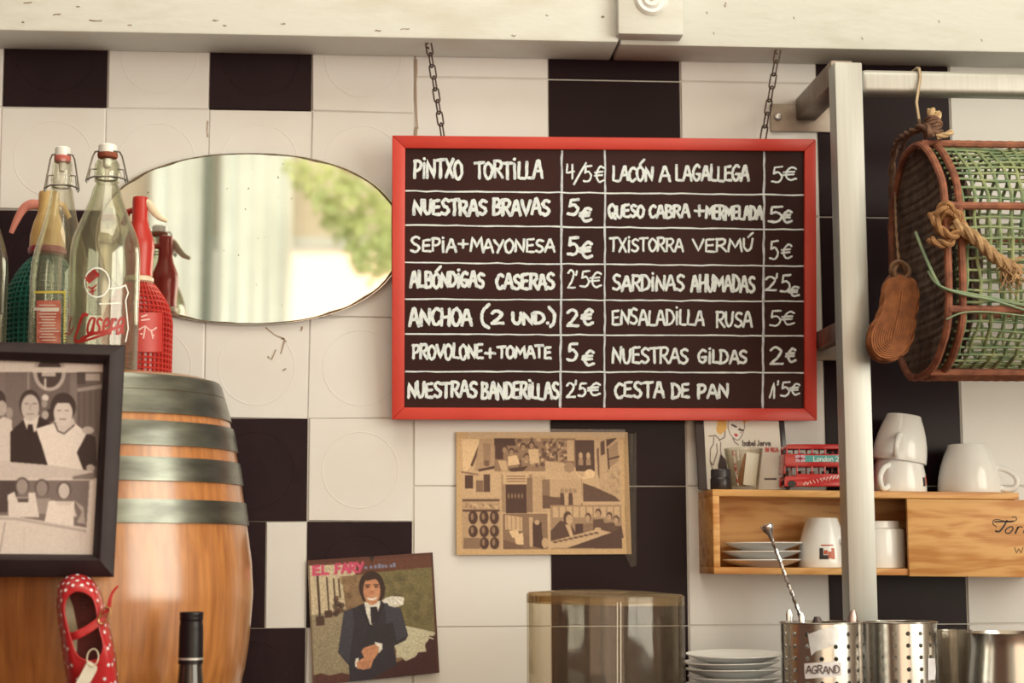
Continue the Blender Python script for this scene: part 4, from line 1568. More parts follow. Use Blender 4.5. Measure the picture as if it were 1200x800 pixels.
for x in (TX, TX + .019):
    MB().tube(ring(x), .0052, 8, closed=True).build('end_ring', rust, trap)
MB().tube(ring(TX + TL), .005, 8, closed=True).build('end_ring', rust, trap)
for y, z in (cs[0], cs[2], cs[3], cs[5], (.06, -.155), (.12, .05), (.12, -.06)):
    pts = [V((TX + t, TY + y * 1.015, TZ + z * 1.015)) for t in np.linspace(0, TL, 60)]
    rs = [.0049 + .0006 * (i % 2) for i in range(60)]
    MB().tube(pts, rs, 8).build('rebar', rust, trap)
net = MB()
per = [0]
for a_, b_ in zip(loop, loop[1:] + loop[:1]):
    per.append(per[-1] + math.hypot(b_[0] - a_[0], b_[1] - a_[1]))


def lp(sv):
    sv = sv % per[-1]
    i = max(0, min(len(loop) - 1, int(np.searchsorted(per, sv) - 1)))
    a_, b_ = loop[i], loop[(i + 1) % len(loop)]
    t = (sv - per[i]) / max(per[i + 1] - per[i], 1e-9)
    return a_[0] + (b_[0] - a_[0]) * t, a_[1] + (b_[1] - a_[1]) * t


nlong = int(per[-1] / .0145)
for k in range(nlong):
    s0 = per[-1] * k / nlong
    ph = rnd.uniform(0, 6)
    pts = []
    for t in np.linspace(.012, TL, 34):
        y, z = lp(s0 + .0012 * math.sin(t * 60 + ph))
        sag = .968 + .010 * math.sin(t * 31 + k)
        pts.append((TX + t, TY + y * sag, TZ + z * sag))
    net.tube(pts, .0019, 6)
for k in range(int(TL / .0165)):
    x = TX + .026 + k * .0165
    ph = rnd.uniform(0, 6)
    pts = []
    for q in range(60):
        y, z = lp(per[-1] * q / 60)
        sag = .966 + .006 * math.sin(q * .9 + ph)
        pts.append((x + .0022 * math.sin(q * .5 + ph) + .0012 * math.sin(q * 1.7), TY + y * sag, TZ + z * sag))
    net.tube(pts, .0024, 6, closed=True)
net.build('green_net', green_net, trap)
endn = MB()


def inside(y, z, k=.985):
    n = len(loop)
    c_ = False
    for i in range(n):
        y1, z1 = loop[i][0] * k, loop[i][1] * k
        y2, z2 = loop[(i + 1) % n][0] * k, loop[(i + 1) % n][1] * k
        if (z1 > z) != (z2 > z) and y < (y2 - y1) * (z - z1) / (z2 - z1) + y1:
            c_ = not c_
    return c_


for depth, stp in ((0.004, .0062), (.034, .0068)):
    for sg in (-1, 1):
        for k in range(-60, 60):
            c0 = k * stp
            cur = []
            for t in np.linspace(-.24, .24, 97):
                y, z = t * .55 + c0 * .6, sg * t
                z = z
                if inside(y, z):
                    cur.append((TX + depth + .012 * (1 - min(1, math.hypot(y / .12, z / .157)) ** 2) * (1 if depth < .02 else 4) + .0006 * math.sin(t * 500), TY + y, TZ + z))
                else:
                    if len(cur) > 1:
                        endn.tube(cur, .00085, 4, caps=False)
                    cur = []
            if len(cur) > 1:
                endn.tube(cur, .00085, 4, caps=False)
endn.build('end_net', dark_net, trap)


def twisted(mb, path, Rr, strands=3, turns=90, seg=7, taper=None):
    P = [V(tuple(p)) for p in path]
    L = sum((b_ - a_).length for a_, b_ in zip(P, P[1:]))
    for sN in range(strands):
        pts, acc = [], 0
        for i, p in enumerate(P):
            t = (P[min(i + 1, len(P) - 1)] - P[max(i - 1, 0)]).normalized()
            n1 = t.cross(V((0, -1, .3))).normalized()
            n2 = t.cross(n1)
            if i:
                acc += (p - P[i - 1]).length
            a = 2 * math.pi * sN / strands + acc * turns
            pts.append(p + (n1 * math.cos(a) + n2 * math.sin(a)) * Rr * .5)
        mb.tube(pts, Rr * .58, seg)
    return mb


def pxpath(pts, n=8):
    return catmull([aty(x, y, Y) for x, y, Y in pts], n)


FYT = TY - .122
rp_ = MB()
twisted(rp_, pxpath([(1118, 262, FYT - .012), (1140, 277, FYT - .020), (1160, 296, FYT - .018), (1180, 311, FYT - .014), (1196, 318, FYT - .012)], 10), .0085, 3, 130)
rp_.build('thick_rope', rope_m, trap)
fy = MB()
for k in range(46):
    a = aty(1180 + rnd.uniform(-8, 10), 312 + rnd.uniform(-10, 8), FYT - .014)
    fy.tube([a, a + V((rnd.uniform(-.004, .012), rnd.uniform(-.008, .008), rnd.uniform(-.02, .004))), a + V((rnd.uniform(-.012, .02), rnd.uniform(-.01, .01), rnd.uniform(-.036, -.006)))], [.0016, .0013, .0006], 5)
fy.build('frayed_end', rope_m, trap)
kn = MB()
for k in range(3):
    cpt = aty(1106 + k * 7, 262 + (k - 1) * 6, FYT - .004)
    path = [cpt + V((math.sin(a) * .011 + .002 * k, -.012 * math.cos(a) * .9, .016 * math.cos(a + .6 * k))) for a in np.linspace(0, 2 * math.pi, 26)]
    twisted(kn, path, .0062, 2, 170, 6)
twisted(kn, pxpath([(1092, 250, FYT + .004), (1098, 262, FYT - .014), (1112, 276, FYT - .018), (1128, 268, FYT - .016), (1122, 250, FYT - .010), (1106, 246, FYT - .012)], 8), .006, 2, 170, 6)
twisted(kn, pxpath([(1090, 280, FYT + .002), (1098, 284, FYT - .012), (1112, 286, FYT - .014), (1118, 272, FYT - .012)], 8), .0058, 2, 170, 6)
kn.build('rope_knot', mat('ochre_rope_fibre', S(160, 112, 64), .85, col2=S(128, 86, 50), scale=110, bump=.5, bscale=300), trap)
tw = MB()
tw.tube(pxpath([(1073, 272, FYT + .05), (1084, 300, FYT + .02), (1097, 328, FYT - .006), (1106, 338, FYT - .008), (1135, 344, FYT - .010), (1170, 351, FYT - .008), (1215, 361, FYT - .008)]), .0022, 6)
tw.tube(pxpath([(1088, 318, FYT + .012), (1100, 334, FYT - .010), (1130, 345, FYT - .013), (1165, 352, FYT - .012), (1215, 368, FYT - .008)]), .0018, 6)
tw.tube(pxpath([(1109, 374, FYT - .007), (1130, 366, FYT - .010), (1165, 366, FYT - .01), (1215, 372, FYT - .008)]), .0011, 6)
tw.build('green_twine', mat('faded_green_twine', S(130, 136, 94), .6, col2=S(104, 120, 86), scale=40), trap)
tk = MB()
twisted(tk, pxpath([(1092, 158, TY - .06), (1084, 148, TY - .04), (1068, 154, TY - .0), (1052, 166, TY + .08), (1046, 190, TY + .115), (1045, 230, TY + .125), (1044, 275, TY + .125)], 9), .0052, 2, 110, 6)
twisted(tk, pxpath([(1080, 152, TY - .02), (1064, 160, TY + .03), (1056, 180, TY + .09), (1053, 215, TY + .1), (1055, 245, TY + .1)], 9), .0035, 2, 110, 6)
tk.build('hanging_rope', brown_rope, trap)
ck = MB()
kp = aty(1093, 149, TY - .035)
for k in range(7):
    zz = kp.z - .010 + k * .0034
    ck.tube([(kp.x + math.cos(a) * (.0105 + .0015 * math.sin(k * 2)), kp.y + math.sin(a) * .012, zz + .002 * math.sin(2 * a + k)) for a in np.linspace(0, 2 * math.pi, 20, endpoint=False)], .0026, 6, closed=True)
ck.build('whipping_cord', brown_rope, trap)
sb = MB()
for dx, dz, r in ((-.004, .03, .0058), (.008, .026, .0056), (.003, .022, .005)):
    twisted(sb, [kp + V((dx * t * .9 + .001, -.002 * t, -.004 + dz * t - (.004 * max(0, t - .8)))) for t in np.linspace(0, 1, 10)], r, 3, 200, 6)
twisted(sb, pxpath([(1098, 160, TY - .045), (1108, 158, TY - .05), (1116, 154, TY - .052)], 6), .004, 3, 200, 6)
sb.build('rope_stub', mat('pale_rope_fibre', S(206, 168, 116), .85, col2=S(176, 136, 90), scale=120), trap)

hk = MB()
hx = aty(1073, 95, -.231).x
hk.tube([V((hx - .002, -.212, rz1 - .012)), V((hx - .0015, -.213, rz1 + .001)), V((hx - .001, -.222, rz1 + .0035)), V((hx, -.24, rz1 + .0035)), V((hx, -.2485, rz1 + .001)), V((hx + .001, -.2495, rz1 - .012)),
         aty(1074, 120, -.256), aty(1077, 140, TY - .03), aty(1079, 148, TY - .025)], .0023, 8)
o = hk.build('wire_hook', mat('pale_rusty_wire', S(176, 146, 108), .45, metal=.6), None)
tag(o, 'bent wire hook over the steel rail holding the fish trap', 'hook')

# rope-soled shoe hanging by the trap's end
EY = -.302
es = thing('espadrille', aty(1046, 420, EY), 'small brown rope-soled espadrille hanging against the left end of the fish trap', 'shoe')
eo = [(1048, 326), (1062, 327), (1072, 334), (1074.5, 352), (1071, 370), (1069, 390), (1061, 410), (1046, 419.5), (1030, 417.5), (1021.5, 405), (1022, 388), (1031, 371), (1036, 355), (1038, 338)]
eoc = catmull([np.array(p) for p in eo], 6, True)
cen = np.array((1050., 372.))
spine = [np.array(p, float) for p in ((1056, 342), (1054, 358), (1049, 378), (1045, 398))]
jute = mat('brown_jute_coil', S(150, 88, 46), .85, col2=S(120, 68, 36), scale=90, bump=.4, bscale=260)


def nearest_spine(p):
    best, bq = 1e9, None
    for a_, b_ in zip(spine, spine[1:]):
        t = np.clip(np.dot(p - a_, b_ - a_) / np.dot(b_ - a_, b_ - a_), 0, 1)
        q = a_ + t * (b_ - a_)
        d = np.hypot(*(p - q))
        if d < best:
            best, bq = d, q
    return bq


so = MB()
so.prism([aty(p[0], p[1], EY) for p in eoc], (0, 1, 0), .012)
so.build('sole', jute, es, bevel=.002)
coil = MB()
for k in np.linspace(1.0, .12, 9):
    pts = [nearest_spine(p) + (p - nearest_spine(p)) * (k - .04) for p in eoc]
    coil.tube([aty(p[0], p[1], EY - .0006) for p in pts], .0017, 6, closed=True)
coil.build('rope_coil', jute, es)
brd = MB()
twisted(brd, [aty(p[0], p[1], EY + .004) for p in eoc] + [aty(eoc[0][0], eoc[0][1], EY + .004)], .0042, 2, 150, 6)
twisted(brd, [aty(p[0] - 2.5, p[1] + .5, EY + .013) for p in eoc] + [aty(eoc[0][0] - 2.5, eoc[0][1] + .5, EY + .013)], .0038, 2, 150, 6)
brd.build('braided_edge', jute, es)
up = MB()
rows = []
for k, (sc, dy) in enumerate(((1.0, .012), (1.10, .018), (1.12, .028), (1.0, .036), (.7, .040), (.3, .041))):
    rows.append([aty(*(cen + (p - cen) * sc + np.array((-3.0, 0)) * min(1, k)), EY + dy) for p in eoc])
n_ = len(eoc)
vs = [p for r_ in rows for p in r_]
up.add(vs, [(i * n_ + j, i * n_ + (j + 1) % n_, (i + 1) * n_ + (j + 1) % n_, (i + 1) * n_ + j) for i in range(5) for j in range(n_)] + [tuple(range(5 * n_, 6 * n_))])
up.build('upper', mat('brown_canvas', S(112, 62, 36), .9, col2=S(92, 50, 30), scale=90), es)
lo_ = MB()
twisted(lo_, catmull([aty(x, y, Y) for x, y, Y in ((1052, 330, EY + .006), (1046, 318, EY + .002), (1050, 309, EY), (1058, 309, EY + .002), (1064, 320, EY + .006), (1062, 330, EY + .006))], 8), .0055, 2, 140, 6)
twisted(lo_, catmull([aty(x, y, Y) for x, y, Y in ((1054, 312, EY + .002), (1052, 292, EY + .02), (1050, 262, EY + .06), (1049, 225, TY + .085))], 8), .002, 2, 140, 6)
lo_.build('string_loop', mat('dull_brown_string', S(124, 88, 58), .85, col2=S(100, 70, 46), scale=90), es)

# ================================================================== WINE CRATE SHELF
pine = bpy.data.materials.new('pine_board')
pine.use_nodes = True
nt = pine.node_tree
b = nt.nodes['Principled BSDF']
b.inputs['Roughness'].default_value = .5
tc = nt.nodes.new('ShaderNodeTexCoord')
mp = nt.nodes.new('ShaderNodeMapping')
mp.inputs['Scale'].default_value = (2.2, 6, 11)
nt.links.new(tc.outputs['Object'], mp.inputs[0])
nz = nt.nodes.new('ShaderNodeTexNoise')
nz.inputs['Scale'].default_value = 2.6
nz.inputs['Detail'].default_value = 3
nz.inputs['Distortion'].default_value = .6
nt.links.new(mp.outputs[0], nz.inputs['Vector'])
wv = nt.nodes.new('ShaderNodeMath')
wv.operation = 'MULTIPLY'
wv.inputs[1].default_value = 22
nt.links.new(nz.outputs['Fac'], wv.inputs[0])
sn = nt.nodes.new('ShaderNodeMath')
sn.operation = 'SINE'
nt.links.new(wv.outputs[0], sn.inputs[0])
n2 = nt.nodes.new('ShaderNodeTexNoise')
n2.inputs['Scale'].default_value = 8
n2.inputs['Detail'].default_value = 6
mp2 = nt.nodes.new('ShaderNodeMapping')
mp2.inputs['Scale'].default_value = (1, 8, 20)
nt.links.new(tc.outputs['Object'], mp2.inputs[0])
nt.links.new(mp2.outputs[0], n2.inputs['Vector'])
ad = nt.nodes.new('ShaderNodeMath')
ad.operation = 'MULTIPLY_ADD'
ad.inputs[1].default_value = .26
nt.links.new(sn.outputs[0], ad.inputs[0])
nt.links.new(n2.outputs['Fac'], ad.inputs[2])
rp = nt.nodes.new('ShaderNodeValToRGB')
rp.color_ramp.elements[0].position, rp.color_ramp.elements[1].position = .25, .75
rp.color_ramp.elements[0].color = (*S(218, 158, 88), 1)
rp.color_ramp.elements[1].color = (*S(190, 120, 54), 1)
nt.links.new(ad.outputs[0], rp.inputs['Fac'])
nt.links.new(rp.outputs['Color'], b.inputs['Base Color'])
MATS['pine'] = pine
SD = -.115
cA = aty(835, 573, SD)
cB = aty(835, 672.3, SD)
X0c, ZT, ZB = cA.x, cA.z, cB.z
SL = -.0115
X1c = aty(1235, 600, SD).x
TH_ = .0098


def zs_(x, z):
    return z + SL * (x - X0c)


def plank(mb, x0, x1, y0, y1, z0, z1):
    vs = [(x, y, zs_(x, z)) for x in (x0, x1) for y in (y0, y1) for z in (z0, z1)]
    mb.add(vs, [(0, 1, 3, 2), (4, 6, 7, 5), (0, 4, 5, 1), (2, 3, 7, 6), (0, 2, 6, 4), (1, 5, 7, 3)])
    return mb


crate = thing('wine_crate', ((X0c + X1c) / 2, SD / 2, zs_((X0c + X1c) / 2, ZB)), 'pale wooden wine crate fixed to the tiles as an open shelf for cups', 'shelf')
xtop = aty(1194, 577, SD).x
plank(MB(), X0c, xtop, SD, -.001, ZT - TH_, ZT).build('top_board', pine, crate, bevel=.0008)
plank(MB(), X0c, X1c, SD, -.001, ZB, ZB + TH_).build('bottom_board', pine, crate, bevel=.0008)
plank(MB(), X0c, X0c + .0095, SD, -.001, ZB + TH_, ZT - TH_).build('end_board', pine, crate, bevel=.0006)
plank(MB(), X1c - .0095, X1c, SD, -.001, ZB + TH_, ZT - TH_).build('end_board', pine, crate, bevel=.0006)
plank(MB(), X0c + .0095, X1c - .0095, -.006, -.001, ZB + TH_, ZT - TH_).build('back_board', pine, crate)
xl0 = aty(1063, 620, SD).x
lid = plank(MB(), xl0, X1c + .06, SD - .004, SD + .003, ZB - .0012, ZT - TH_ - .001).build('sliding_lid', pine, crate, bevel=.0006)
ink = mat('black_brand_ink', S(52, 34, 26), .6)
sc = MB()
lidp = lambda x, y: aty(x, y, SD - .0044)


def inkline(pts, w, smooth=True):
    q = catmull([np.array(p, float) for p in pts], 7) if smooth else pts
    sc.ribbon([lidp(x, y) for x, y in q], (0, -1, 0), w)


inkline([(1168, 617), (1164, 614), (1164, 610), (1168, 608.5), (1176, 610), (1184, 611.5), (1191, 609), (1190, 605.5), (1186, 606)], .0012)
inkline([(1166, 611), (1176, 611), (1188, 610.5)], .0022)
inkline([(1180, 610), (1176, 617), (1171, 622.5), (1167, 622)], .0026)
inkline([(1184, 617), (1179, 620), (1179, 624), (1183, 624.5), (1187, 620), (1186, 617), (1184, 617)], .0018)
inkline([(1190, 624.5), (1193, 617.5)], .0024)
inkline([(1192, 620), (1195, 617), (1198, 617.5)], .0015)
inkline([(1199, 624), (1202, 619), (1206, 618), (1203, 624), (1208, 622)], .0015)
for pl in strokes('W', 1189, 1199, 641, 648, 0):
    sc.ribbon([lidp(x, y) for x, y in pl], (0, -1, 0), .0009)
sc.build('lettering', ink, lid, smooth=False)

shelf_z = lambda px: zs_(aty(px, 573, SD).x, ZT)


def on_shelf(px, Y):
    """point on the crate's top under this column of the picture"""
    z = ZT
    for _ in range(4):
        x = aty(px, 570, Y).x
        z = zs_(x, ZT)
    return V((x, Y, z))


floor_in = lambda px, Y: V((aty(px, 660, Y).x, Y, zs_(aty(px, 660, Y).x, ZB + TH_)))

# ---- CD cases
dark_case = mat('black_plastic_case', S(52, 40, 38), .25)
cd_root = thing('cd_case', on_shelf(868, -.02), 'CD case with a blonde woman drawn on its cover, leaning on the tiles', 'cd')
cdq = [(824, 478), (911.5, 478), (919.5, 573.5), (829, 573.5)]
CYb, CYt = -.034, -.014
cdp = lambda x, y, o=0.0: aty(x, y, CYt + (CYb - CYt) * (y - 478) / 95.5 - o)
cc = Canvas(812, 476, 925, 576, 2.6, (208, 190, 164))
cc.ell(846, 497, 6, 9, (206, 152, 76))
cc.ell(851, 490, 11, 10, (206, 152, 76))
cc.ell(843, 503, 4.5, 5.5, (206, 152, 76))
cc.ell(868, 492, 9, 4.5, (212, 164, 92))
cc.ell(866, 480, 11, 8, (212, 164, 92))
cc.poly([(852, 492), (860, 487), (872, 492), (871, 506), (864, 515), (858, 512), (850, 518)], (214, 196, 172))
cc.line([tuple(p) for p in catmull([(854, 492), (853, 500), (855, 508), (860, 514), (865, 515), (870, 508), (873, 500), (873, 492)], 5)], .8, (96, 72, 62))
cc.line([(867, 500), (869, 506), (867, 507)], .7, (110, 84, 72))
cc.line([(858, 497.5), (863, 500)], 2, (50, 36, 34))
cc.line([(866, 503), (871, 504)], 2, (50, 36, 34))
cc.ell(862, 509.5, 2.3, 1.6, (176, 40, 44), 1, .5)
for pts in ([(849, 505), (848, 512), (841, 516)], [(858, 513), (860, 518), (864, 521)], [(829, 511), (837, 510), (842, 515)], [(835, 512), (834, 520), (830, 526), (829, 540), (832, 545), (838, 530), (838, 520)], [(843, 518), (842, 528), (843, 531)], [(829, 541), (832, 552), (836, 560)]):
    cc.line(pts, 1.0, (84, 62, 54))
cc.poly([(842, 531), (849, 540), (848, 574), (836, 574), (838, 545)], (52, 36, 36))
for pl in strokes('Isabel', 869, 885, 516, 522, 0) + strokes('Jerve', 887, 903, 516, 522, 0):
    cc.line(pl, 1.2, (58, 44, 40))
for pl in strokes('EN VILLA', 896, 911.5, 524.5, 529, 0):
    cc.line(pl, 1.1, (176, 62, 52))
cc.line([(893, 561), (906, 561)], 1.8, (58, 44, 40))
cc.noise(.02, 1)
cc.blur(1)
face = Canvas(0, 0, 1, 1, 1, (0, 0, 0))


def cdmap(x, y):
    u, v = (x - 824) / 91.5, (y - 478) / 95.5
    a = np.array(cdq[0]) * (1 - u) * (1 - v) + np.array(cdq[1]) * u * (1 - v) + np.array(cdq[2]) * u * v + np.array(cdq[3]) * (1 - u) * v
    return cdp(a[0], a[1], .0052)


cc2 = Canvas(824, 478, 915.5, 573.5, 2.6, (0, 0, 0))
ix0, iy0 = int((824 - 812) * 2.6), int((478 - 476) * 2.6)
cc2.a = cc.a[iy0:iy0 + cc2.H, ix0:ix0 + cc2.W]
print_panel('cover_print', cc2, cdmap, .0006, (0, -1, 0), print_mat('cd_cover_print', .25, .5), mat('booklet_edge', S(210, 196, 170), .7), cd_root)
cb = MB()
cpts = [cdp(813.5, 478), cdp(913, 478), cdp(921, 573.5), cdp(818.5, 573.5)]
cb.prism([p + V((0, -.0040, 0)) for p in cpts], (0, 1, 0), .0095)
cb.build('case', dark_case, cd_root, bevel=.0005)
second = MB()
s2_ = [aty(890, 480, -.009), aty(918, 480, -.009), aty(925.5, 573.8, -.012), aty(895, 573.8, -.012)]
second.prism([p + V((0, -.001, 0)) for p in s2_], (0, 1, 0), .008)
cd2 = second.build('cd_case', dark_case, None, bevel=.0006)
tag(cd2, 'dark CD case edge showing behind the drawn cover, left of the toy bus', 'cd')

# ---- small black jar
p = on_shelf(845, -.088)
jr = thing('jar', p, 'small black lidded jar in front of the CD case', 'jar')
JM = mat('black_jar_plastic', S(40, 32, 32), .3)
JM2 = mat('black_lid_plastic', S(50, 42, 42), .35)
MB().lathe([(0, p.z + .0004), (.0145, p.z + .0004), (.0155, p.z + .002), (.0155, p.z + .016), (.014, p.z + .018), (0, p.z + .018)], (p.x, p.y, 0), 32).build('body', JM, jr)
MB().lathe([(0, p.z + .018), (.0145, p.z + .018), (.0148, p.z + .028), (.0138, p.z + .030), (.004, p.z + .0295), (0, p.z + .0295)], (p.x, p.y, 0), 32).build('lid', JM2, jr)

# ---- tumbler of sachets
p = on_shelf(872, -.068)
gx, gy, gz = p.x, p.y, p.z + .0003
tg = thing('tumbler', p, 'clear glass tumbler holding sugar sachets in front of the CD case', 'glass')
MB().lathe([(0, gz), (.019, gz), (.0205, gz + .002), (.0285, gz + .061), (.0282, gz + .0615), (.0270, gz + .061), (.0192, gz + .007), (0, gz + .006)], (gx, gy, 0), 44).build('glass', glass_mat('tumbler_glass', (.96, .95, .92), (.6, .58, .5), .03, 1.2), tg)


def sachet(x, y, w, h, lean, yaw, m, label, name='sugar_sachet', grp='sugar sachets in the tumbler'):
    r_ = Matrix.Rotation(yaw, 4, 'Z') @ Matrix.Rotation(lean, 4, 'Y')
    mb = MB()
    n = 8
    fr_, bk = [], []
    for i in range(n + 1):
        for j in range(n + 1):
            u, v = i / n - .5, j / n
            t = .0018 * math.cos(u * math.pi) * math.sin(v * math.pi) + .0002
            fr_.append(r_ @ V((u * w, -t, v * h)))
            bk.append(r_ @ V((u * w, t, v * h)))
    k = len(fr_)
    fs = []
    for i in range(n):
        for j in range(n):
            a = i * (n + 1) + j
            fs += [(a, a + n + 1, a + n + 2, a + 1), (k + a, k + a + 1, k + a + n + 2, k + a + n + 1)]
    mb.add([q + V((gx + x, gy + y, gz + .0075)) for q in fr_ + bk], fs)
    o = mb.build(name, m, None, merge=False)
    return tag(o, label, 'sachet', grp)


sachet(.0070, -.004, .020, .048, .14, .2, mat('white_paper_sachet', S(242, 234, 222), .55), 'white paper sugar sachet standing at the right of the tumbler')
sachet(-.0045, .003, .014, .047, .28, -.3, mat('brown_paper_sachet', S(170, 116, 72), .6, col2=S(140, 92, 58), scale=120), 'brown sachet leaning beside the white one in the tumbler')
stn = MB()
bse = V((gx - .0105, gy - .006, gz + .0075))
stp_ = [bse + V((-.006 * t, -.001, .050 * t)) for t in np.linspace(0, 1, 12)]
stn.tube(stp_, .0014, 8)
o = stn.build('straw', mat('red_white_straw', S(206, 66, 58), .4, col2=S(236, 220, 206), scale=180, lo=.5, hi=.52), None)
tag(o, 'thin red and white stirring straw in the sachet tumbler', 'straw')

# ---- toy bus
bus_red = mat('red_bus_enamel', S(178, 34, 34), .25, coat=.4)
bus_dk = mat('black_bus_rubber', S(34, 26, 26), .5)
BYf = -.083
bf = lambda x, y: aty(x, y, BYf)
p0 = bf(919.5, 571)
p1 = bf(1023, 571)
zsh = on_shelf(1020, BYf).z
zof = lambda y: bf(970, y).z
bzb = on_shelf(920, BYf).z + .0006
bus = thing('toy_bus', V(((p0.x + p1.x) / 2, BYf + .018, bzb)), 'red toy double decker bus behind the steel post on the crate', 'toy bus')
W_ = .036
xa, xb_ = p0.x, p1.x
k_ = (xb_ - xa) / 103.5
X = lambda px: xa + (px - 919.5) * k_
bd_ = MB()
z_floor, z_ch = zof(569.5), zof(571)


def both(mb, x0, x1, z0, z1, t=.0022):
    mb.span((x0, BYf, z0), (x1, BYf + t, z1))
    mb.span((x0, BYf + W_ - t, z0), (x1, BYf + W_, z1))


# lower side panels with the front wheel arch cut out
def side(y):
    ww = [X(928) + .0072 * math.cos(a) for a in np.linspace(0, math.pi, 11)]
    zz = [z_floor + .0085 * math.sin(a) for a in np.linspace(0, math.pi, 11)]
    w2 = [X(1004) + .0072 * math.cos(a) for a in np.linspace(math.pi, 0, 11)]
    out = [(X(919.5), z_floor)]
    out += [(a, c_) for a, c_ in zip(ww[::-1], zz[::-1])]
    out += [(a, c_) for a, c_ in zip(w2, zz)]
    out += [(xb_, z_floor), (xb_, zof(555)), (X(936), zof(555)), (X(934), zof(557)), (X(921), zof(558)), (X(919.5), zof(562))]
    bd_.prism([(a, y, c_) for a, c_ in out], (0, 1, 0), .0022)


side(BYf)
side(BYf + W_ - .0022)
both(bd_, X(920.5), xb_, zof(546.5), zof(531.8))
bd_.span((X(919.5), BYf, zof(555)), (X(921), BYf + W_, zof(546)))
bd_.span((X(920.5), BYf, zof(546.5)), (X(922), BYf + W_, zof(531.8)))
bd_.span((xb_ - .002, BYf, z_floor), (xb_, BYf + W_, zof(531)))
bd_.span((X(921), BYf + .001, z_floor), (xb_, BYf + W_ - .001, z_floor + .002))
bd_.span((X(921), BYf + .001, zof(545)), (xb_, BYf + W_ - .001, zof(543)))
for px in (934.5, 952, 967, 983, 1000, 1016):
    both(bd_, X(px) - .0011, X(px) + .0011, zof(556), zof(545))
for px in (923.2, 937.5, 953, 968, 984, 1000, 1016):
    both(bd_, X(px) - .0012, X(px) + .0012, zof(532.5), zof(525.5))
bd_.build('body', bus_red, bus, bevel=.0005)
rf = MB()
rf.prism([(X(921.5), BYf, zof(526.2)), (xb_, BYf, zof(526.2)), (xb_, BYf, zof(521.5)), (xb_ - .002, BYf, zof(520.2)), (X(926), BYf, zof(520.2)), (X(923), BYf, zof(521.8))], (0, 1, 0), W_)
rf.build('roof', bus_red, bus, bevel=.0012)
sx = MB()
for i in range(7):
    x = X(926 + i * 14.5)
    sx.span((x, BYf + .006, zof(543)), (x + .004, BYf + W_ - .006, zof(530)))
    sx.span((x, BYf + .006, z_floor + .002), (x + .004, BYf + W_ - .006, zof(551)))
sx.build('seats', mat('dull_brown_seat', S(120, 92, 74), .6), bus)
for px in (928, 1004):
    for y0 in (BYf + .0004, BYf + W_ - .0064):
        wmb = MB()
        wmb.lathe([(0, 0), (.0062, 0), (.0068, .001), (.0068, .005), (.0062, .006), (0, .006)], (X(px), y0 + .006, z_ch + .0072), 24, M=Mr)
        wmb.build('wheel', bus_dk, bus)
bnd = MB()
bnd.span((X(944), BYf - .0004, zof(541)), (X(1012), BYf, zof(533.4)))
band = bnd.build('advert_band', mat('teal_print', S(64, 138, 124), .4), bus)
fl_ = MB()
fl_.span((X(933), BYf - .0004, zof(541)), (X(944), BYf, zof(533.4)))
flag = fl_.build('flag', mat('pale_blue_print', S(206, 186, 186), .5), bus)
fx = MB()
fz = BYf - .0006
for a, c_, w in (((933, 537.2), (944, 537.2), .0022), ((938.5, 533.6), (938.5, 540.8), .0020), ((934, 534), (943, 540.6), .0009), ((934, 540.6), (943, 534), .0009)):
    fx.ribbon([(X(a[0]), fz, zof(a[1])), (X(c_[0]), fz, zof(c_[1]))], (0, -1, 0), w)
fx.build('flag_cross', mat('red_print', S(180, 70, 70), .5), flag, smooth=False)
tx = MB()
for pl in strokes('London', 954, 977, 534.6, 540.3, 0) + strokes('2', 980, 984, 535, 540.3, 0):
    tx.ribbon([(X(x), fz, zof(y)) for x, y in pl], (0, -1, 0), .0009)
white_print = mat('white_print', S(238, 228, 214), .5)
tx.build('lettering', white_print, band, smooth=False)
tx = MB()
for pl in strokes('London girl'.replace('g', 'a'), 941, 984, 560, 568, .1, slant=.4):
    pass
q = []
for i in range(34):
    t = i / 33
    q.append((941 + 43 * t, 566.5 - 8.5 * t + 2.4 * math.sin(i * 1.9)))
for i in range(0, 33, 3):
    tx.ribbon([(X(x), fz, zof(y)) for x, y in q[i:i + 3]], (0, -1, 0), .0007)
tx.build('script', white_print, bus, smooth=False)

# ---- inverted cups
china = mat('white_glazed_china', S(236, 222, 199), .16, coat=.15, col2=S(231, 216, 192))


def cup(name='coffee_cup', sx=1.0, sz=1.0, straight=False):
    root = thing(name, (0, 0, 0), '', 'cup')
    if straight:
        pr = [(.0405, 0), (.041, .0015), (.041, .052), (.0395, .056), (.034, .0575), (.033, .0585), (.0325, .067), (.0315, .068), (.029, .066), (0, .066)]
        inn = [(0, .060), (.034, .054), (.038, .048), (.038, .002), (.0405, 0)]
    else:
        pr = [(.0450, 0), (.0455, .0012), (.0452, .012), (.0438, .025), (.0405, .040), (.0355, .055), (.0305, .066), (.0285, .0715), (.0275, .072), (.0255, .0705), (0, .0705)]
        inn = [(0, .0655), (.027, .0640), (.033, .053), (.038, .040), (.0412, .025), (.0425, .012), (.0428, .001), (.0450, 0)]
    MB().lathe([(r * sx, z * sz) for r, z in pr + inn], (0, 0, 0), 56).build('body', china, root)
    # ear-shaped handle, in the plane through the axis
    r0 = .0425 * sx
    hp = [(r0 - .002, .009), (r0 + .010, .0045), (r0 + .021, .006), (r0 + .0265, .015), (r0 + .024, .024), (r0 + .013, .033), (r0 - .003, .038)]
    if straight:
        hp = [(.036, .012), (.048, .012), (.055, .022), (.055, .036), (.048, .046), (.036, .046)]
    pts = [V((p[0], 0, p[1] * sz)) for p in catmull([np.array(q) for q in hp], 6)]
    MB().tube(pts, .0043, 12, flat=1.0).build('handle', china, root)
    return root


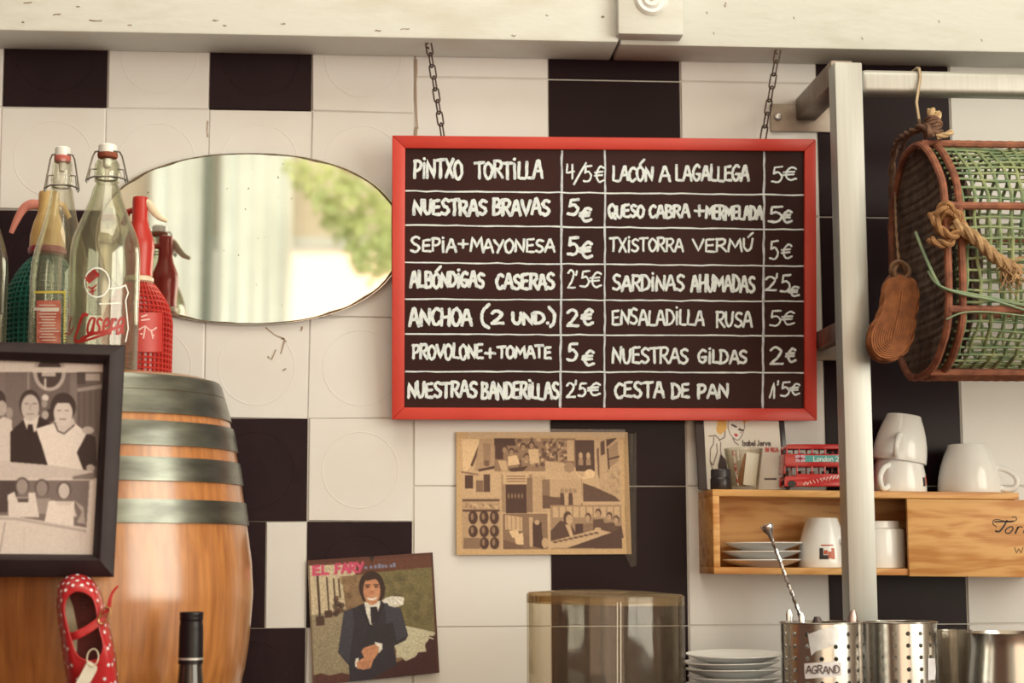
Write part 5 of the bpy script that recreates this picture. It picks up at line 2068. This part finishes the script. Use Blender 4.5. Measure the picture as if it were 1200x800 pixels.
def put(root, p, rz=0, tilt=None, label='', group=None):
    root.location = p
    q = Quaternion((0, 0, 1), rz)
    if tilt:
        q = Quaternion(V(tilt[0]), tilt[1]) @ q
    root.rotation_mode = 'QUATERNION'
    root.rotation_quaternion = q
    root['label'] = label
    if group:
        root['group'] = group
    return root


EPS = V((0, 0, .0005))
GCUP = 'white cups on the crate'
cupA = put(cup(), on_shelf(1135.5, -.062) + EPS, R(-18), None, 'white coffee cup upside down alone at the right end of the crate top', GCUP)
cupB = put(cup(sx=.875, sz=1.03), on_shelf(1054, -.062) + EPS, R(-132), None, 'white coffee cup under another one, beside the steel post', GCUP)
cupC = put(copy_tree(cupB), on_shelf(1054.5, -.062) + V((.0, 0, .0455)), R(-112), ((0, 1, 0), R(8)), 'white coffee cup upside down on top of another beside the post', GCUP)
cupC.scale = (1, 1, .94)
red_logo = mat('red_brown_logo', S(186, 84, 50), .4)
blk_logo = mat('black_logo', S(44, 32, 30), .4)


def cup_patch(name, m, root, r, a0, a1, z0, z1, sx=1.0):
    """printed patch following a cup wall of radius profile r(z), in the cup's own space"""
    mb = MB()
    n = 6
    vs = []
    for i in range(n + 1):
        a = a0 + (a1 - a0) * i / n
        for z in (z0, (z0 + z1) / 2, z1):
            vs.append((math.cos(a) * (r(z) + .0004), math.sin(a) * (r(z) + .0004), z))
    mb.add(vs, [(3 * i + j, 3 * i + 3 + j, 3 * i + 4 + j, 3 * i + 1 + j) for i in range(n) for j in range(2)])
    loc = root.location.copy()
    root.location = (0, 0, 0)
    o = mb.build(name, m, root)
    root.location = loc
    return o


rB = lambda z: .875 * float(np.interp(z, [0, .0124, .0258, .0412, .0567], [.0455, .0452, .0438, .0405, .0355]))
for root, az_ in ((cupB, R(-42) + R(132)), (cupC, R(-12) + R(112))):
    cup_patch('logo', blk_logo, root, rB, az_ - .10, az_ + .08, .008, .021)
    cup_patch('logo', red_logo, root, rB, az_ + .14, az_ + .34, .010, .023)

rIn = lambda z: 1.0 * float(np.interp(z, [0, .0012, .012, .025, .040, .055], [.0450, .0455, .0452, .0438, .0405, .0355]))
cupD = put(cup(sx=.80, sz=1.0), floor_in(964.5, -.060) + EPS, R(-52), None, 'white logo cup upside down inside the crate next to the saucers', 'white cups inside the crate')
rD = lambda z: .8 * rIn(z)
for a0, a1, z0, z1, m in ((-112, -103, .012, .028, blk_logo), (-103, -92, .012, .018, blk_logo), (-102, -93, .019, .025, red_logo), (-92, -84, .013, .023, red_logo), (-84, -76, .012, .028, red_logo), (-108, -78, .031, .033, red_logo)):
    cup_patch('logo', m, cupD, rD, R(a0 + 52), R(a1 + 52), z0, z1)
cupE = put(cup(name='mug', sx=.94, straight=True), floor_in(1030, -.062) + EPS, R(140), None, 'straight white mug upside down inside the crate beside the sliding lid', 'white cups inside the crate')


# ---- saucers
def saucer(r=.0572, h=.0105):
    root = MB().lathe([(0, 0), (r * .56, 0), (r * .58, .0012), (r * .8, h * .45), (r, h - .0006), (r * .997, h + .0008), (r * .97, h + .0002), (r * .8, h * .62), (r * .55, .003), (0, .0028)], (0, 0, 0), 64).build('saucer', china, None)
    return tag(root, '', 'saucer')


sa = saucer()
pS = floor_in(892, -.0635)
GS = 'saucers stacked inside the crate'
sa.location = pS + EPS
sa['label'], sa['group'] = 'bottom saucer of the three stacked inside the wine crate', GS
zst = .0122
for i, (dx, lab) in enumerate(((0.0005, 'middle saucer of the three stacked inside the wine crate'), (.0028, 'top saucer of the three stacked inside the wine crate'))):
    o = copy_tree(sa)
    o.location = pS + V((dx, -.001 * i, .0005 + zst * (i + 1)))
    o['label'] = lab
sb_ = saucer(.0685, .0125)
p = aty(859.5, 766, -.115)
n_s = 5
GS2 = 'plates stacked on the ledge'
names = ['topmost plate of the stack on the ledge below the crate', 'second plate from the top of the stack below the crate', 'third plate from the top of the stack below the crate',
         'fourth plate from the top of the stack below the crate', 'lowest plate of the stack on the ledge below the crate']
step = (p.z - .0125 - LEDGE_Z) / (n_s - 1)
for i in range(n_s):
    o = sb_ if i == 0 else copy_tree(sb_)
    o.name = 'plate'
    o.location = (p.x + (0, .003, -.001, -.0035, .001)[i], p.y, LEDGE_Z + .0004 + step * i)
    o.rotation_euler = ((0, 0, 0), (R(.8), R(-.6), .4), (R(-.6), R(.5), .9), (R(.5), R(-1.2), .2), (R(.4), R(-2.0), 1.2))[i]
    o['label'], o['category'], o['group'] = names[n_s - 1 - i], 'plate', GS2

# ================================================================== ACRYLIC DOME
acr = glass_mat('scratched_clear_acrylic', (.985, .975, .95), (.86, .8, .68), .07, .8, veil=.02, veil_col=(.7, .6, .48))
acr_e = glass_mat('amber_acrylic_edge', (.84, .74, .56), (.5, .38, .22), .12, 1.2, veil=.16, veil_col=(.62, .48, .3))
DY = -.27
pl_, pr_ = aty(617.5, 715, DY), aty(801, 715, DY)
dx_, dr = (pl_.x + pr_.x) / 2, (pr_.x - pl_.x) / 2
dzt = aty(709, 693.5, DY - dr * .0).z
dome = thing('acrylic_cover', (dx_, DY, LEDGE_Z), 'clear acrylic cylinder cover standing on the ledge below the photo collage', 'food cover')
MB().lathe([(dr, LEDGE_Z + .0005), (dr, dzt - .013), (dr - .003, dzt - .013), (dr - .003, LEDGE_Z + .0005), (dr, LEDGE_Z + .0005)], (dx_, DY, 0), 96).build('wall', acr, dome)
tilt = Matrix.Rotation(R(1.2), 4, 'Y')
MB().lathe([(0, .0035), (dr * .55, .002), (dr * .97, -.0015), (dr, -.004), (dr, -.0155), (dr - .004, -.0155), (dr - .004, -.007), (0, -.004)], (dx_, DY, dzt), 96, M=tilt).build('lid', acr_e, dome)
seam = MB()
for px in (723.5, 727.5):
    pts = [oncyl(px, y, dx_, DY, dr + .0006)[0] for y in np.linspace(706, 850, 12)]
    ns = [oncyl(px, y, dx_, DY, dr + .0006)[1] for y in np.linspace(706, 850, 12)]
    seam.ribbon(pts, ns, .0011)
seam.build('glued_seam', mat('milky_acrylic_glue', S(214, 192, 158), .3), dome)

# ================================================================== CUTLERY CANISTERS
can_steel = mat('polished_canister_steel', S(205, 190, 165), .22, metal=1.0, col2=S(196, 180, 156), scale=6, stretch=(1, 1, .1))
inner_dark = can_steel


def canister(cx_px, Y, r, ztop_, label, phase=0.0):
    x = aty(cx_px, 728, Y).x
    root = thing('cutlery_canister', (x, Y, LEDGE_Z), label, 'utensil holder', 'perforated steel cutlery canisters')
    mb = MB()
    ncol = 18
    cell_w = 2 * math.pi / ncol
    pitch = .0152
    z1 = ztop_ - .0058
    nrow = int((z1 - LEDGE_Z - .006) / pitch)
    hr = .0029
    W2, H2 = cell_w * r / 2, pitch / 2
    m = 16

    def pt(a, z):
        return V((x + r * math.sin(a), Y - r * math.cos(a), z))
    for ci in range(ncol):
        for ri in range(nrow):
            ac, zc_ = ci * cell_w + phase, z1 - H2 - ri * pitch
            sq, ho = [], []
            for q in range(m):
                t = 2 * math.pi * q / m + math.pi / m * 0
                cx_, cy_ = math.cos(t), math.sin(t)
                k = 1 / max(abs(cx_), abs(cy_))
                sq.append(pt(ac + cx_ * k * W2 / r, zc_ + cy_ * k * H2))
                ho.append(pt(ac + cx_ * hr / r, zc_ + cy_ * hr))
            mb.add(sq + ho, [(q, (q + 1) % m, m + (q + 1) % m, m + q) for q in range(m)])
    zl = z1 - nrow * pitch
    sub = [ci * cell_w + phase + f * cell_w for ci in range(ncol) for f in (-.5, -.25, 0, .25)]
    n = len(sub)

    def bandz(za, zb2, ra=1.0):
        va = [pt(a, za) for a in sub]
        vb = [V((x + r * ra * math.sin(a), Y - r * ra * math.cos(a), zb2)) for a in sub]
        mb.add(va + vb, [(q, (q + 1) % n, n + (q + 1) % n, n + q) for q in range(n)])
    bandz(z1, ztop_)
    bandz(zl, LEDGE_Z + .0004)
    mb.add([pt(a, LEDGE_Z + .0004) for a in sub], [tuple(range(n))])
    o = mb.build('perforated_wall', can_steel, root, merge=True, angle=60)
    me = o.data
    ox, oy = x - root.location.x, Y - root.location.y
    me.normals_split_custom_set_from_vertices([V((q.co.x - ox, q.co.y - oy, 0)).normalized() for q in me.vertices])
    rim = MB()
    rim.tube([(x + (r + .0006) * math.cos(a), Y + (r + .0006) * math.sin(a), ztop_) for a in np.linspace(0, 2 * math.pi, 72, endpoint=False)], .0011, 8, closed=True)
    rim.build('rim', can_steel, root)
    return root, x, Y


CZ = aty(962, 729, -.36).z
cr1 = .0518
canA, ax_, ay_ = canister(962, -.36, cr1, CZ, 'perforated steel canister with a torn paper label, holding the bar spoon', .1)
CZ2 = aty(1052, 728.5, -.30).z
canB, bx_, by_ = canister(1052.5, -.30, .0498, CZ2, 'perforated steel canister right of the labelled one', -.05)
paper = mat('torn_white_paper', S(226, 212, 196), .6, col2=S(206, 188, 170), scale=60)
tape_m = mat('torn_silver_tape', S(220, 210, 192), .3, metal=.2, col2=S(196, 184, 166), scale=60)


def can_patch(mb, poly, cx, cy, r):
    c0 = np.mean(np.array(poly), 0)
    q = []
    for a_, b_ in zip(poly, poly[1:] + poly[:1]):
        q += [tuple(np.array(a_) + (np.array(b_) - np.array(a_)) * t) for t in (0, .25, .5, .75)]
    vs = []
    rings = 5
    for k in range(rings):
        for p in q:
            pp = c0 + (np.array(p) - c0) * (k + 1) / rings
            P, N = oncyl(pp[0], pp[1], cx, cy, r)
            vs.append(P + N * .0009)
    n = len(q)
    P, N = oncyl(c0[0], c0[1], cx, cy, r)
    vs.append(P + N * .0009)
    mb.add(vs, [(k * n + i, k * n + (i + 1) % n, (k + 1) * n + (i + 1) % n, (k + 1) * n + i) for k in range(rings - 1) for i in range(n)] + [(len(vs) - 1, i, (i + 1) % n) for i in range(n)])


pm = MB()
can_patch(pm, [(943, 777), (960, 776), (975, 775), (985, 776), (986, 791), (976, 793), (960, 794), (944, 795), (943, 786)], ax_, ay_, cr1)
lab = pm.build('paper_label', paper, canA)
pm = MB()
can_patch(pm, [(947, 743), (960, 738), (974, 733), (982, 734), (984, 748), (976, 757), (966, 760), (956, 763), (951, 768), (949, 756)], ax_, ay_, cr1)
pm.build('torn_tape', tape_m, canA)
lt = MB()
for pl in strokes('AGRAND', 945, 984, 780, 789, .08):
    pts, ns = [], []
    for x_, y_ in pl:
        P, N = oncyl(x_, y_, ax_, ay_, cr1 + .0016)
        pts.append(P)
        ns.append(N)
    lt.ribbon(pts, ns, .0014)
lt.build('lettering', mat('grey_marker', S(86, 66, 60), .7), lab, smooth=False)
pm = MB()
can_patch(pm, [(1087, 771), (1095, 771), (1096, 786), (1095, 796), (1087, 797)], bx_, by_, .0498)
lab2 = pm.build('paper_label', paper, canB)

cut = mat('cutlery_steel', S(214, 204, 186), .2, metal=1.0)
# bar spoon
top = aty(901, 622, -.375)
low = V((ax_ + .012, ay_ + .012, LEDGE_Z + .012))
bs = thing('bar_spoon', low, 'long twisted steel bar spoon standing in the labelled canister', 'spoon')
ax = (top - low)
ln = ax.length
ax = ax.normalized()
n1 = ax.cross(V((0, 1, 0))).normalized()
n2 = ax.cross(n1)
sm = MB()
for q in range(2):
    sm.tube([low + ax * (ln * t) + (n1 * math.cos(t * ln * 330 + math.pi * q) + n2 * math.sin(t * ln * 330 + math.pi * q)) * .0010 for t in np.linspace(.08, .96, 110)], .0017, 6)
sm.build('twisted_stem', cut, bs)
Mq = ax.to_track_quat('Z', 'Y').to_matrix().to_4x4()
MB().lathe([(0, .0095), (.0078, .0085), (.0082, .006), (.0072, .002), (.0035, -.004), (.0022, -.014), (0, -.014)], top, 24, M=Mq).build('muddler_end', cut, bs)
MB().lathe([(0, .02), (.004, .016), (.008, .006), (.008, 0), (.005, -.008), (0, -.0095)], low + V((0, 0, .0)), 20, M=Mq @ Matrix.Scale(.35, 4, V((0, 1, 0)))).build('bowl', cut, bs)


def handle_piece(px, py, Y, w, name, label, m, lean=0.0, bowl=False):
    t = aty(px, py, Y)
    bt = V((t.x + lean, t.y, LEDGE_Z + .006))
    mb = MB()
    hgt = (t - bt).length
    us = list(np.linspace(0, 1 - w * 1.5 / hgt, 13)) + [1.0]
    pts = [bt + (t - bt) * u for u in us]
    w_end = w
    wd = [w * .5] * 8 + [w * .7, w * .85, w * .95, w, w, w]
    if bowl:
        wd = [w * .25] * 7 + [w * .3, w * .6, w * .9, w, w, w, w]
    a_, b_ = [], []
    n = 10
    vs, fs = [], []
    for i, p in enumerate(pts):
        for j in range(n):
            an = 2 * math.pi * j / n
            vs.append(p + V((math.cos(an) * wd[i], math.sin(an) * (.0014 if not bowl else .003), 0)))
    for i in range(13):
        for j in range(n):
            fs.append((i * n + j, i * n + (j + 1) % n, (i + 1) * n + (j + 1) % n, (i + 1) * n + j))
    fs += [tuple(range(n))]
    top_i = 13 * n
    for j in range(n):                       # rounded end instead of a flat cut
        vs[top_i + j] = vs[12 * n + j] + (t - vs[12 * n + j]) * .55 + (t - bt).normalized() * (w * .45)
    fs += [tuple(13 * n + j for j in range(n))]
    mb.add(vs, fs)
    o = mb.build(name, m, None)
    return tag(o, label, 'cutlery', 'cutlery standing in the canisters')


handle_piece(924.5, 713, -.352, .0046, 'teaspoon', 'steel spoon handle at the left rim of the labelled canister', cut, .006)
handle_piece(939, 717, -.372, .0042, 'fork', 'steel handle between the left spoon handle and the bar spoon', cut, .004)
handle_piece(957.5, 720.5, -.345, .0085, 'spoon', 'dark rounded spoon bowl just above the rim beside the bar spoon', mat('dark_spoon_steel', S(70, 56, 50), .35, metal=.7), .004, True)
handle_piece(1000, 713.5, -.362, .0066, 'dessert_spoon', 'upright spoon end in front of the steel post at the canister rim', mat('warm_spoon_steel', S(170, 140, 122), .3, metal=.9), -.012, True)

# ---- tumbler and pitcher at the right
p = aty(1117, 738, -.215)
gz = LEDGE_Z + .0005
gt = p.z
gr = (aty(1139, 760, -.215).x - aty(1096, 760, -.215).x) / 2
tb = MB()
n = 60
prof_ = [(0, gz), (gr * .86, gz), (gr * .9, gz + .003), (gr, gt - .004), (gr * 1.02, gt), (gr * .96, gt + .0003), (gr * .9, gt - .006), (gr * .8, gz + .008), (0, gz + .008)]
tb.lathe(prof_, (0, 0, 0), n)
vv = []
for x_, y_, z_ in tb.v:
    a = math.atan2(y_, x_)
    kf = 1 + (.05 * math.cos(a * 12) if gz + .004 < z_ < gt - .008 else 0)
    vv.append((x_ * kf + p.x, y_ * kf - .215, z_))
tb.v = vv
tmb = tb.build('fluted_glass', glass_mat('fluted_tumbler_glass', (.93, .91, .86), (.5, .46, .38), .05, 3.0, veil=.12, veil_col=(.78, .7, .58)), None, angle=60)
tag(tmb, 'clear fluted drinking glass between the canisters and the steel pitcher', 'glass')
PY = -.29
pc_ = aty(1186, 740, PY)
prr = pc_.x - aty(1135.5, 745, PY).x
pit = thing('steel_pitcher', (pc_.x, PY, LEDGE_Z), 'polished steel pitcher cut off by the right edge of the photo', 'pitcher')
zt_ = aty(1186, 741, PY).z
zz = LEDGE_Z + .0005
MB().lathe([(0, zz), (prr * 1.02, zz), (prr * 1.06, zz + .006), (prr * 1.04, zz + .03), (prr * .96, zt_ - .02), (prr * .97, zt_ - .006), (prr * 1.0, zt_), (prr * .985, zt_ + .0006), (prr * .95, zt_ - .006), (prr * .94, zt_ - .02), (prr * 1.01, zz + .03), (prr * 1.0, zz + .004), (0, zz + .003)], (pc_.x, PY, 0), 72).build('body', can_steel, pit)
MB().tube([(pc_.x + prr * 1.0, PY, zt_ - .012), (pc_.x + prr * 1.5, PY, zt_ - .012), (pc_.x + prr * 1.62, PY, zt_ - .03), (pc_.x + prr * 1.5, PY, zt_ - .06), (pc_.x + prr * 1.02, PY, zt_ - .075)], .0045, 10, flat=1.6).build('handle', can_steel, pit)

# ================================================================== WINE BOTTLE
WY = -.455
pw = aty(224.5, 716.5, WY)
wx, wz = pw.x, pw.z
wbt = thing('wine_bottle', (wx, WY, COUNTER_Z), 'dark wine bottle with a black screw cap in front of the barrel', 'bottle')
sc_ = lambda hw: (aty(224.5 + hw, 740, WY) - aty(224.5, 740, WY)).length
rn = sc_(14.2)
cz = lambda y: aty(224.5, y, WY).z
bz0 = COUNTER_Z + .0005
MB().lathe([(0, bz0 + .012), (.028, bz0), (.035, bz0), (.037, bz0 + .003), (.037, bz0 + .15), (.035, bz0 + .168), (.027, bz0 + .186), (.0185, bz0 + .204), (rn * 1.06, cz(800)), (rn * .95, cz(779)), (rn * .9, cz(775)), (0, cz(775))], (wx, WY, 0), 48).build('glass', mat('black_green_bottle_glass', S(34, 24, 20), .06, col2=S(44, 32, 22), coat=.6), wbt)
cap = [(0, wz), (rn * .9, wz), (rn * .985, wz - .001)]
for k in range(3):
    z = cz(719.5 + k * 1.5)
    cap += [(rn, z), (rn * .97, z - .0006)]
cap += [(rn * .985, cz(726)), (rn * .93, cz(727.5)), (rn * .97, cz(729)), (rn * .95, cz(731)), (rn * 1.0, cz(733)), (rn * .985, cz(735)), (rn * 1.01, cz(740)), (rn * 1.03, cz(771)), (rn * 1.03, cz(777.5)), (rn * .9, cz(778))]
blkcap = mat('black_foil_cap', S(26, 17, 19), .35, spec=.3)
cp = MB().lathe(cap, (wx, WY, 0), 48).build('screw_cap', blkcap, wbt)
bnd = MB()
bnd.lathe([(rn * 1.031, cz(770.2)), (rn * 1.045, cz(770.4)), (rn * 1.045, cz(772.4)), (rn * 1.031, cz(772.6))], (wx, WY, 0), 48)
bnd.build('silver_line', mat('silver_print', S(200, 184, 160), .35, metal=.5), cp)

# ================================================================== CHILD'S SHOE
SY = FY - .030
d_ = brad(aty(100, 740, -.45).z)
shoe_red = mat('red_shoe_leather', S(192, 40, 40), .35, col2=S(178, 32, 34), scale=30, coat=.2)
dotw = mat('white_dot_print', S(238, 218, 206), .5)
shoe = thing('child_shoe', aty(104, 850, SY), 'small red polka dot strap shoe hanging on the barrel under the photo frame', 'shoe')
SYB = SY + .022                                    # plane of the sole, by the barrel
sol = [(91, 675), (104, 679), (114, 690), (121, 710), (127, 735), (133, 762), (136, 790), (135, 818), (127, 842), (113, 852), (98, 845), (87, 825), (79, 795), (74, 765), (70, 735), (67, 708), (70, 688), (79, 678)]
opn = [(90, 692), (100, 694), (109, 701), (113, 713), (115, 728), (118, 742), (121, 755), (119, 767), (113, 773), (104, 774.5), (94, 771), (88, 764), (84, 752), (80.5, 740), (77, 726), (75, 714), (77, 702), (83, 695)]
ns_ = 4
A = [np.array(p) for p in catmull([np.array(q, float) for q in sol], ns_, True)]
Bq = [np.array(p) for p in catmull([np.array(q, float) for q in opn], ns_, True)]
ctr = np.array((102., 765.))
lev = []
for t, h in ((0, .0), (0, .003), (-.05, .010), (.03, .020), (.22, .030), (.5, .0385), (.78, .0425), (1.0, .0425)):
    row = []
    for i, (a_, b_) in enumerate(zip(A, Bq)):
        q = a_ + (b_ - a_) * max(t, 0)
        if t < 0:
            q = ctr + (q - ctr) * (1 - t * .6)
        # the vamp at the toe falls lower than the heel collar
        toe = max(0, min(1, (q[1] - 770) / 70))
        hh = h * (1 - .35 * toe) if h > .02 else h
        row.append(aty(q[0], q[1], SYB - hh))
    lev.append(row)
n = len(A)
um = MB()
vs = [p for r_ in lev for p in r_]
um.add(vs, [(k * n + i, k * n + (i + 1) % n, (k + 1) * n + (i + 1) % n, (k + 1) * n + i) for k in range(len(lev) - 1) for i in range(n)])
# dots printed on the upper
for k, fr0 in ((2, .5), (3, .45), (4, .4), (5, .35)):
    step_ = 4
    for i0 in range(0, n, step_):
        i = (i0 + (2 if k % 2 else 0)) % n
        a_, b_ = lev[k][i], lev[k][(i + 1) % n]
        c_, d2 = lev[k + 1][i], lev[k + 1][(i + 1) % n]
        ctr3 = a_ * (1 - fr0) + c_ * fr0
        nn = (b_ - a_).cross(c_ - a_).normalized()
        out = ctr3 - aty(100, 760, SYB)
        if nn.dot(out) < 0:
            nn = -nn
        if (c_ - a_).length < .004:
            continue
        u1 = (b_ - a_).normalized()
        u2 = nn.cross(u1)
        um.add([ctr3 + nn * .0007 + (u1 * math.cos(q) + u2 * math.sin(q)) * .0020 for q in np.linspace(0, 2 * math.pi, 12, endpoint=False)], [tuple(range(12))], 1)
o = um.build('upper', [shoe_red, dotw], shoe, angle=60)
edge = MB()
edge.tube([p for p in lev[-1]], .0011, 8, closed=True)
edge.build('collar_piping', shoe_red, shoe)
# lining and insole
lin_m = mat('pale_shoe_lining', S(206, 186, 150), .7, col2=S(186, 160, 124), scale=60)
ins_m = mat('dark_red_insole', S(112, 40, 36), .7, col2=S(92, 34, 32), scale=80)
li = MB()
inn = [[aty(*(np.array(ctr2)), SYB - h) for ctr2 in row] for row, h in (([b_ + (np.array((99., 735.)) - b_) * .03 for b_ in Bq], .041), ([b_ + (a_ - b_) * .25 for a_, b_ in zip(A, Bq)], .022), ([b_ + (a_ - b_) * .55 for a_, b_ in zip(A, Bq)], .007))]
vs = [p for r_ in inn for p in r_]
li.add(vs, [(k * n + i, k * n + (i + 1) % n, (k + 1) * n + (i + 1) % n, (k + 1) * n + i) for k in range(2) for i in range(n)])
li.build('lining', lin_m, shoe, angle=60)
im = MB()
im.prism([aty(*(a_ + (ctr - a_) * .08), SYB - .006) for a_ in A], (0, 1, 0), .003)
insole = im.build('insole', ins_m, shoe)
lp2 = MB()
lp2.prism([aty(x, y, SYB - .0072) for x, y in ((76, 706), (81, 698), (86, 712), (91, 738), (90, 764), (84, 758), (80, 742), (77, 724))], (0, 1, 0), .001)
lp2.build('pale_lining_strip', lin_m, insole)
mk = MB()
for pl in ([(94, 700), (101, 699), (101, 703), (94, 704), (94, 700)], [(95, 708), (95, 714), (103, 713), (103, 706)], [(97, 709), (101, 709)]):
    mk.ribbon([aty(x, y, SYB - .0066) for x, y in pl], (0, -1, 0), .0012)
mk.build('insole_stamp', mat('dark_insole_stamp', S(58, 28, 28), .7), insole, smooth=False)
sl = MB()
sl.prism([aty(*(ctr + (a_ - ctr) * 1.03), SYB + .0005) for a_ in A], (0, 1, 0), .005)
sl.build('sole', mat('dark_rubber_sole', S(70, 40, 34), .7), shoe, bevel=.001)


def strip(path, w, th, name, m, root):
    """flat leather strip along picture points (x, y, Y)"""
    P = [V(tuple(p)) for p in catmull([aty(x, y, Y) for x, y, Y in path], 6)]
    mb = MB()
    vs = []
    for i, p in enumerate(P):
        t = (P[min(i + 1, len(P) - 1)] - P[max(i - 1, 0)]).normalized()
        nn = V((0, -1, 0))
        sd = nn.cross(t).normalized()
        ww = w[0] + (w[1] - w[0]) * i / (len(P) - 1)
        vs += [p + sd * ww / 2, p + sd * ww / 2 + V((0, -th, 0)), p - sd * ww / 2 + V((0, -th, 0)), p - sd * ww / 2]
    fs = [(4 * i + j, 4 * i + (j + 1) % 4, 4 * i + 4 + (j + 1) % 4, 4 * i + 4 + j) for i in range(len(P) - 1) for j in range(4)]
    fs += [(0, 1, 2, 3), tuple(4 * (len(P) - 1) + j for j in (3, 2, 1, 0))]
    mb.add(vs, fs)
    return mb.build(name, m, root, bevel=.0004)


YS = SYB - .0445
strip([(78.5, 746, SYB - .034), (88, 744.5, YS), (100, 739, YS - .001), (112, 731, YS), (119, 724, YS + .002), (124, 716, YS + .003)], (.0098, .0085), .0016, 'strap', shoe_red, shoe)
strip([(123, 721, YS), (127, 713, YS - .001), (129, 703, YS - .002), (132, 694, YS - .002), (138.5, 686, YS - .003)], (.0062, .0022), .0012, 'strap_tail', shoe_red, shoe)
bk = MB()
cb_ = aty(122.5, 721, YS - .003)
bk.tube([cb_ + V((.0058 * math.cos(a) + .0032 * math.sin(a), -.0002, .0095 * math.sin(a))) for a in np.linspace(0, 2 * math.pi, 26, endpoint=False)], .0008, 7, closed=True)
bk.tube([cb_ + V((-.005, -.001, -.002)), cb_ + V((.005, -.0012, .003))], .0006, 6)
bk.build('buckle', mat('brass_buckle', S(196, 160, 100), .25, metal=.9), shoe)
# hook by which it hangs: a nail in the barrel behind the heel
tgp = thing('price_tag', aty(97, 800, YS - .004), 'cream paper price tag tied to the red polka dot shoe', 'tag')
rgm = MB()
c0 = aty(109, 770, YS + .0005)
rgm.tube([c0 + V((.0065 * math.cos(a), .004 * math.sin(a) - .002, .0095 * math.sin(a))) for a in np.linspace(0, 2 * math.pi, 26, endpoint=False)], .0007, 6, closed=True)
rgm.build('tag_loop', mat('pale_string', S(214, 190, 150), .7), tgp)
pp = MB()
tpoly = [(103, 774), (108, 776), (114, 781), (113, 786), (99, 812), (92, 822), (80, 816), (89, 800)]
pp.prism([aty(x, y, YS - .004 - .0001 * (y - 774)) for x, y in tpoly], (0, 1, 0), .0006)
pp.build('tag_paper', mat('cream_tag_paper', S(222, 204, 172), .7, col2=S(206, 186, 152), scale=40), tgp)

# ================================================================== THE ROOM BEHIND THE CAMERA, AS THE MIRROR SHOWS IT
def refl(px, py, Y):
    m_ = aty(px, py, MY)
    d = (m_ - CAM)
    d = V((d.x, -d.y, d.z))
    return m_ + d * ((Y - m_.y) / d.y)


cloth = mat('white_linen', S(236, 226, 204), .85)
for (pa, pb), lab, n_f in (((175, 238), 'white linen curtain by the dark pole, seen in the oval mirror', 3.0), ((256, 342), 'wide white linen curtain right of the dark pole in the mirror', 4.5)):
    xa_, xb2 = refl(pa, 280, -4.86).x, refl(pb, 280, -4.86).x
    cu = MB()
    nn = 90
    vs = []
    for i in range(nn + 1):
        t = i / nn
        for z in (0.05, 1.6, 3.7):
            vs.append((xa_ + (xb2 - xa_) * t, -4.86 + 0.018 * math.sin(t * n_f * 6.283) + .008 * math.sin(t * 23), z))
    cu.add(vs, [(3 * i + j, 3 * i + 3 + j, 3 * i + 4 + j, 3 * i + 1 + j) for i in range(nn) for j in range(2)])
    o = cu.build('curtain', cloth, None, angle=80)
    sdm = o.modifiers.new('cloth', 'SOLIDIFY')
    sdm.thickness = .004
    tag(o, lab, 'curtain', 'curtains at the shop front')
xp = refl(245, 280, -4.8).x
o = MB().lathe([(0, 0), (.024, 0), (.024, 3.9), (0, 3.9)], (xp, -4.75, 0), 20).build('pole', mat('grey_green_paint', S(116, 118, 98), .5), None)
tag(o, 'dark grey green pole between the white curtains in the mirror', 'pole')
# trailing plant hung in the front window
pc2 = refl(418, 243, -4.5)
plant = thing('hanging_plant', pc2, 'trailing yellow green plant hanging by the shop front, seen in the mirror', 'plant')
lf = MB()
r2 = random.Random(5)
for i in range(520):
    u, v = r2.random(), r2.random()
    w_ = .30 * (1 - .72 * v)
    x = pc2.x - .02 + (u - .5) * 2 * w_ + .14 * v
    z = pc2.z + .20 - .46 * v + r2.uniform(-.02, .02)
    c_ = V((x, -4.5 + r2.uniform(-.1, .1), z))
    ang = r2.uniform(0, 6.28)
    d1 = V((math.cos(ang), r2.uniform(-.4, .4), -abs(math.sin(ang)) - .3)).normalized()
    d2 = d1.cross(V((0, 1, 0))).normalized()
    L_ = r2.uniform(.035, .06)
    lf.add([c_, c_ + d1 * L_ * .5 + d2 * L_ * .28, c_ + d1 * L_, c_ + d1 * L_ * .5 - d2 * L_ * .28 + V((0, .006, 0))], [(0, 1, 2), (0, 2, 3)])
lf.build('foliage', mat('yellow_green_leaves', S(196, 192, 116), .6, col2=S(170, 176, 108), scale=6), plant, smooth=False)
pot = MB().lathe([(0, 0), (.07, 0), (.10, .14), (.106, .14), (.106, .16), (.095, .16), (0, .15)], (pc2.x, -4.5, pc2.z + .16), 28)
pot.tube([(pc2.x - .1, -4.5, pc2.z + .32), (pc2.x, -4.5, ZC)], .002, 5).tube([(pc2.x + .1, -4.5, pc2.z + .32), (pc2.x, -4.5, ZC)], .002, 5)
pot.build('pot', mat('terracotta_pot', S(176, 116, 80), .7), plant)
